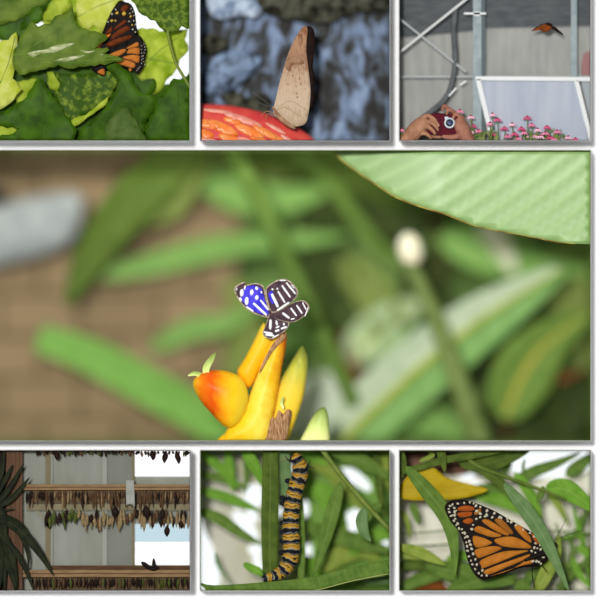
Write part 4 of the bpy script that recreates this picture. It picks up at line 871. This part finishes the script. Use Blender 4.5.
mb = MB(); mb.tube([p[:3] for p in path], [p[3] for p in path], 0, 20, 1); mb.build('body', CAT, ct)
mb = MB(); mb.ell((*Z([(172, 40)])[0], .12), 5.4, 4.6, 5.4, 0, .3); mb.build('head', CATK, ct)
for q in ((135, 132), (112, 205), (112, 228), (112, 312), (112, 352), (112, 392), (108, 440)):
    MB().ell((*Z([(q[0] + 6, q[1])])[0], .13), 3.2, 2.6, 3).build('proleg', CATK, ct)
for q in ([(215, 66, .10), (232, 70, .08), (256, 80, .07)], [(222, 76, .12), (232, 60, .12), (238, 42, .12)], [(152, 52, .10), (140, 40, .09), (130, 24, .08)], [(60, 545, .1), (42, 530, .1), (30, 522, .1)]):
    MB().tube(Z(q), [.7, .5, .3], 0, 6).build('filament', CATK, ct)

# ================================================================== case 7: orange butterfly, wings closed, on milkweed
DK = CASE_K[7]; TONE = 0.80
Z = zoomer(395, 445, 2.927)
CRM = mat('cream_backdrop', C(232, 230, 206), C(246, 244, 226), 3, .8, stretch=(3, 1, .6)); backwall(7, CRM)
mb = MB()
for pl in ([(330, 10), (590, 10), (590, 60), (500, 90), (440, 95), (380, 90), (340, 75)], [(190, 90), (215, 78), (235, 95), (205, 105)], [(225, 110), (245, 105), (255, 125), (235, 128)]): mb.sheet(catmull(Z(pl), 4, True), .86, .03, 0)
struct(mb.build('sky_glow_7', SKY, clip=7))  # glowing sheets added for the bright sky behind the plant, not a window
tag(MB().puff(catmull(Z([(15, 10), (130, 10), (210, 50), (215, 85), (120, 90), (30, 90)]), 4, True), .84, .05, grid=6).build('planter', mat('terracotta_brown', C(112, 82, 66), C(128, 96, 78), 6), clip=7), 'brown earthy shape behind the yellow leaf', 'planter')
tag(MB().puff(catmull(Z([(55, 440), (60, 405), (95, 390), (135, 400), (160, 440)]), 4, True), .6, .06, grid=4).build('dried_flower', mat('rusty_flower', C(110, 56, 24), C(140, 80, 30), 20), clip=7), 'rusty brown dried flower at the bottom left under the butterfly', 'flower')
mp7 = thing('milkweed_plant', (500, 591, .5), 'green long-leaved plant around the orange butterfly in the lower right', 'plant')
YEL = leafmat('yellow_leaf', C(186, 152, 22), C(204, 174, 44), C(192, 162, 40), 10, .3, .03, .2)
def l7(q, w, d, g, **k): return MB().blade(Z(q), w / 2.927, d, 0, k.pop('fold', .3), .008, **k).build('leaf', M6[g] if isinstance(g, str) else g, mp7, clip=7)
for q, w, d, g in (([(340, 110), (400, 80), (470, 55), (545, 22)], 34, .55, 'mid'), ([(500, 90), (540, 60), (590, 20)], 40, .6, 'mid'), ([(320, 20), (330, 60), (300, 90)], 26, .6, 'mid'), ([(380, 40), (375, 70), (385, 100)], 10, .5, 'mid'), ([(350, 80), (400, 150), (430, 220)], 34, .5, 'bright'), ([(440, 130), (480, 180), (510, 240)], 22, .55, 'yel'), ([(15, 190), (35, 220), (45, 275)], 16, .5, 'yel'), ([(50, 170), (60, 200), (70, 235)], 24, .5, 'mid'),
                   ([(230, 150), (300, 160), (370, 190), (400, 230)], 40, .6, 'bright'), ([(160, 160), (220, 140), (300, 130), (360, 160)], 40, .65, 'mid'), ([(10, 318), (70, 318), (140, 350)], 40, .4, 'yel'), ([(10, 425), (70, 395), (140, 375), (230, 350)], 40, .5, 'mid'), ([(90, 350), (180, 372), (280, 390), (360, 385)], 60, .45, 'mid'), ([(150, 430), (230, 400), (320, 395), (350, 405)], 50, .42, 'mid'),
                   ([(10, 355), (60, 350), (120, 372)], 34, .48, 'dark'), ([(370, 430), (400, 380), (460, 355), (580, 350)], 30, .55, 'mid'), ([(410, 440), (440, 380), (470, 320), (480, 260)], 44, .3, 'yel'), ([(470, 440), (500, 400), (560, 340), (600, 310)], 22, .55, 'mid'), ([(450, 300), (500, 270), (560, 260), (600, 250)], 12, .6, 'bright'), ([(520, 180), (540, 250), (560, 330), (570, 420)], 18, .58, 'bright'), ([(500, 250), (520, 310), (500, 380), (470, 420)], 16, .6, 'mid'),
                   ([(520, 330), (540, 380), (590, 430)], 22, .5, 'bright'), ([(370, 390), (375, 430), (380, 450)], 50, .5, 'mid'), ([(560, 190), (540, 240), (500, 290)], 20, .6, 'mid'), ([(530, 300), (560, 310), (600, 330)], 30, .62, 'bright'), ([(150, 355), (175, 330), (215, 325), (250, 350)], 34, .6, 'bright')): l7(q, w, d, g)
THIN = mat('thin_stem', C(108, 134, 66), rough=.6)
for q, r in (([(20, 258), (90, 255), (160, 248)], .7), ([(20, 297), (90, 295), (165, 290)], .9), ([(60, 345), (130, 385), (200, 425)], 1.3), ([(440, 250), (520, 255), (590, 262)], .8), ([(440, 380), (500, 372), (590, 376)], .9), ([(470, 230), (500, 330), (480, 420)], .8), ([(530, 270), (590, 320)], .8), ([(500, 400), (590, 330)], .8)):
    MB().tube([(*p, .52) for p in Z(q)], r, 0, 6).build('stem', THIN, mp7, clip=7)
mb = MB(); mb.sheet(catmull(Z([(5, 140), (40, 85), (65, 68), (110, 65), (150, 95), (200, 110), (272, 130), (225, 150), (165, 160), (100, 162), (50, 162), (15, 155)]), 4, True), .30, .01, 0, rough_relief(.06, .03, 5), grid=5)
mb.build('leaf', mat('yellow_leaf_blade', C(176, 150, 14), C(194, 168, 34), 4, .5, stretch=(1, 1, 4)), mp7, clip=7)['label'] = 'yellow leaf above the butterfly'
l7([(185, 45), (250, 55), (320, 40), (400, 12)], 56, .36, 'dark'); l7([(20, 78), (70, 66), (140, 45), (230, 30), (330, 10)], 22, .22, 'dark', prof=FLAT)
l7([(15, 10), (22, 60), (18, 100)], 26, .24, 'dark'); l7([(128, 5), (138, 35), (146, 80)], 26, .18, 'dark'); l7([(70, 48), (110, 30), (90, 15)], 14, .3, 'yel')
for q, r in (([(205, 30), (240, 60), (330, 95), (440, 135), (500, 160)], [2.2, 2.2, 1.8, 1.5, 1.2]),): MB().tube([(*p, .28) for p in Z(q)], r, 0, 8).build('stem', mat('milkweed_stem_green', C(92, 112, 44), C(112, 130, 60), 10), mp7, clip=7)
l7([(225, 50), (270, 80), (310, 110), (340, 160)], 36, .30, 'dark')
l7([(30, 62), (90, 130), (150, 210), (172, 290), (175, 388)], 48, .16, 'mid')
l7([(440, 130), (490, 128), (540, 155), (600, 205)], 62, .32, 'bright', fold=.15); l7([(435, 120), (425, 150), (415, 165)], 20, .3, 'mid')
l7([(318, 112), (375, 180), (430, 260), (470, 340), (510, 430)], 44, .05, 'blue')
l7([(10, 298), (60, 310), (110, 332), (150, 352)], 34, .3, 'yel')
# butterfly
Z = zoomer(430, 480, 4.615)
OG = mat('wing_amber', C(178, 106, 32), C(194, 122, 42), 8, .6); OGD = mat('wing_amber_rust', C(160, 76, 26), C(176, 88, 30), 10, .6); OGB = mat('wing_amber_dull', C(150, 90, 30), C(166, 104, 40), 10, .6)
b7 = thing('butterfly', (533, 570, .12), 'large orange butterfly with black veins and white dots, wings closed', 'butterfly')
relw = lambda x, y: .0006 * (x - 495)
ol = [(68, 132), (80, 105), (110, 92), (165, 94), (230, 114), (300, 144), (370, 184), (440, 224), (500, 260), (535, 295), (552, 345), (536, 376), (500, 396), (475, 401), (420, 406), (350, 430), (290, 450), (242, 459), (210, 440), (185, 400), (165, 340), (155, 290), (135, 240), (95, 190)]
mb = MB(); mb.sheet(catmull(Z(ol), 4, True), .10, .015, 0, relw, grid=5)
cells = [([(130, 128), (165, 118), (203, 126), (196, 142), (135, 142)], 2), ([(128, 152), (190, 147), (188, 166), (140, 172)], 2), ([(152, 188), (180, 175), (200, 186), (185, 202), (162, 200)], 2), ([(205, 148), (232, 130), (234, 150), (208, 162)], 3),
         ([(298, 188), (330, 180), (382, 238), (366, 248)], 3), ([(388, 214), (420, 212), (462, 262), (465, 290), (425, 262)], 1), ([(468, 246), (500, 265), (512, 282), (500, 298), (478, 275)], 2),
         ([(240, 190), (272, 184), (362, 246), (345, 254), (290, 228)], 1), ([(203, 232), (225, 212), (290, 238), (332, 256), (290, 264), (240, 250)], 1), ([(296, 277), (345, 262), (400, 266), (462, 302), (456, 316), (372, 311), (325, 302)], 1), ([(198, 260), (240, 265), (275, 280), (284, 294), (213, 312)], 1),
         ([(208, 322), (290, 305), (330, 318), (240, 356), (220, 358)], 1), ([(234, 370), (330, 332), (400, 326), (456, 326), (400, 346), (250, 406), (238, 398)], 1), ([(254, 416), (400, 362), (462, 342), (440, 366), (350, 404), (272, 436)], 1), ([(278, 444), (380, 411), (470, 352), (476, 382), (420, 396), (330, 426)], 1)]
for pl, mi in cells: mb.sheet(catmull(Z(pl), 3, True), .095, .005, mi, relw, grid=5)
dots = []
def along(pl, n, r, off=(0, 0), j=3):
    q = catmull(pl, 10); 
    for i in range(n):
        p = q[int(i * (len(q) - 1) / max(1, n - 1))]; dots.append(((p[0] + off[0] + random.uniform(-j, j), p[1] + off[1] + random.uniform(-j, j)), r * random.uniform(.75, 1.15)))
along([(85, 135), (105, 185), (142, 235), (168, 290), (178, 345), (200, 400), (240, 440)], 17, 6.5); along([(112, 150), (122, 190), (158, 240), (182, 280), (196, 330), (215, 385), (262, 440)], 15, 7.5)
along([(90, 118), (120, 108), (165, 104), (200, 108)], 6, 6); along([(215, 118), (260, 138), (320, 166), (380, 200), (440, 234), (480, 262)], 10, 7.5); along([(215, 145), (250, 160), (290, 172), (345, 172), (375, 195)], 7, 8)
along([(190, 225), (205, 195), (225, 172), (255, 170)], 5, 7); along([(105, 165), (120, 150), (112, 128)], 4, 6)
along([(480, 310), (505, 318), (528, 335)], 4, 7); along([(470, 330), (500, 345), (525, 358)], 5, 7); along([(475, 372), (500, 378), (512, 388)], 4, 7); along([(490, 290), (520, 305)], 3, 6)
for c, r in dots: mb.sheet(disc(Z([c])[0], r / 4.615, 8, r / 4.615 * .75, random.uniform(0, 3)), .093, .006, 4, relw)
mb.build('wings', [BLACK, OG, OGD, OGB, mat('wing_cream_dot', C(206, 198, 172), rough=.7)], b7)
mb = MB(); mb.tube(Z([(440, 370, .13), (490, 350, .14), (530, 335, .14), (552, 318, .14)]), [2, 3.2, 3.6, 2.8]); mb.build('body', BLACK, b7)
MB().ell((*Z([(572, 300)])[0], .14), 3.4, 3.2, 3.2).build('head', BLACK, b7)
Z2 = zoomer(395, 445, 2.927)
for q in ([(466, 280, .13), (500, 265, .11), (556, 248, .10)], [(468, 276, .15), (490, 240, .17), (500, 215, .18)]): MB().tube(Z2(q), .3, 0, 5).build('antenna', BLACK, b7)
for q in ([(402, 352, .12), (402, 385, .12), (408, 418, .12)], [(425, 345, .15), (436, 360, .15), (445, 372, .15)]): MB().tube(Z2(q), [.6, .5, .35], 0, 6).build('leg', BLACK, b7)

# ------------------------------------------------------------------ light, sky, camera
DK = 1.0
W = bpy.data.worlds.new('world'); S.world = W; W.use_nodes = True
bgn = W.node_tree.nodes['Background']; bgn.inputs[0].default_value = (.97, .99, 1.0, 1); bgn.inputs[1].default_value = .34
sl = bpy.data.lights.new('sun', 'SUN'); sl.energy = 2.95; sl.angle = math.radians(4.5); sl.color = (1, .985, .96)
so = bpy.data.objects.new('sun', sl); COL.objects.link(so); so.location = (-4, -10, 6)
so.rotation_euler = Vector((.17, 1, -.18)).to_track_quat('-Z', 'Y').to_euler()
ll = bpy.data.lights.new('added_fill_light', 'AREA'); ll.shape = 'RECTANGLE'; ll.size = 5.7; ll.size_y = .04; ll.energy = 20; ll.color = (1, .98, .9)
lo = bpy.data.objects.new('added_fill_light', ll); COL.objects.link(lo); lo.location = P(297, 152.2, .42)      # added fill light, out of sight under the top edge of the large case
lo.rotation_euler = Vector((0, .8, -.6)).to_track_quat('-Z', 'Y').to_euler()
cd = bpy.data.cameras.new('view_camera'); co = bpy.data.objects.new('view_camera', cd); COL.objects.link(co)
co.location = (0, -D, 0); co.rotation_euler = (math.pi / 2, 0, 0)
cd.sensor_width = 36; cd.lens = 36 * D / 6.0; cd.clip_start = 1; cd.clip_end = 300
cd.dof.use_dof = True; cd.dof.focus_distance = D + .06
cd.dof.aperture_fstop = cd.lens * 1e-3 / (2 * 7.2)
S.camera = co
S.view_settings.view_transform = 'Standard'; S.view_settings.look = 'None'; S.view_settings.exposure = 0; S.view_settings.gamma = 1; S.view_settings.use_curve_mapping = False
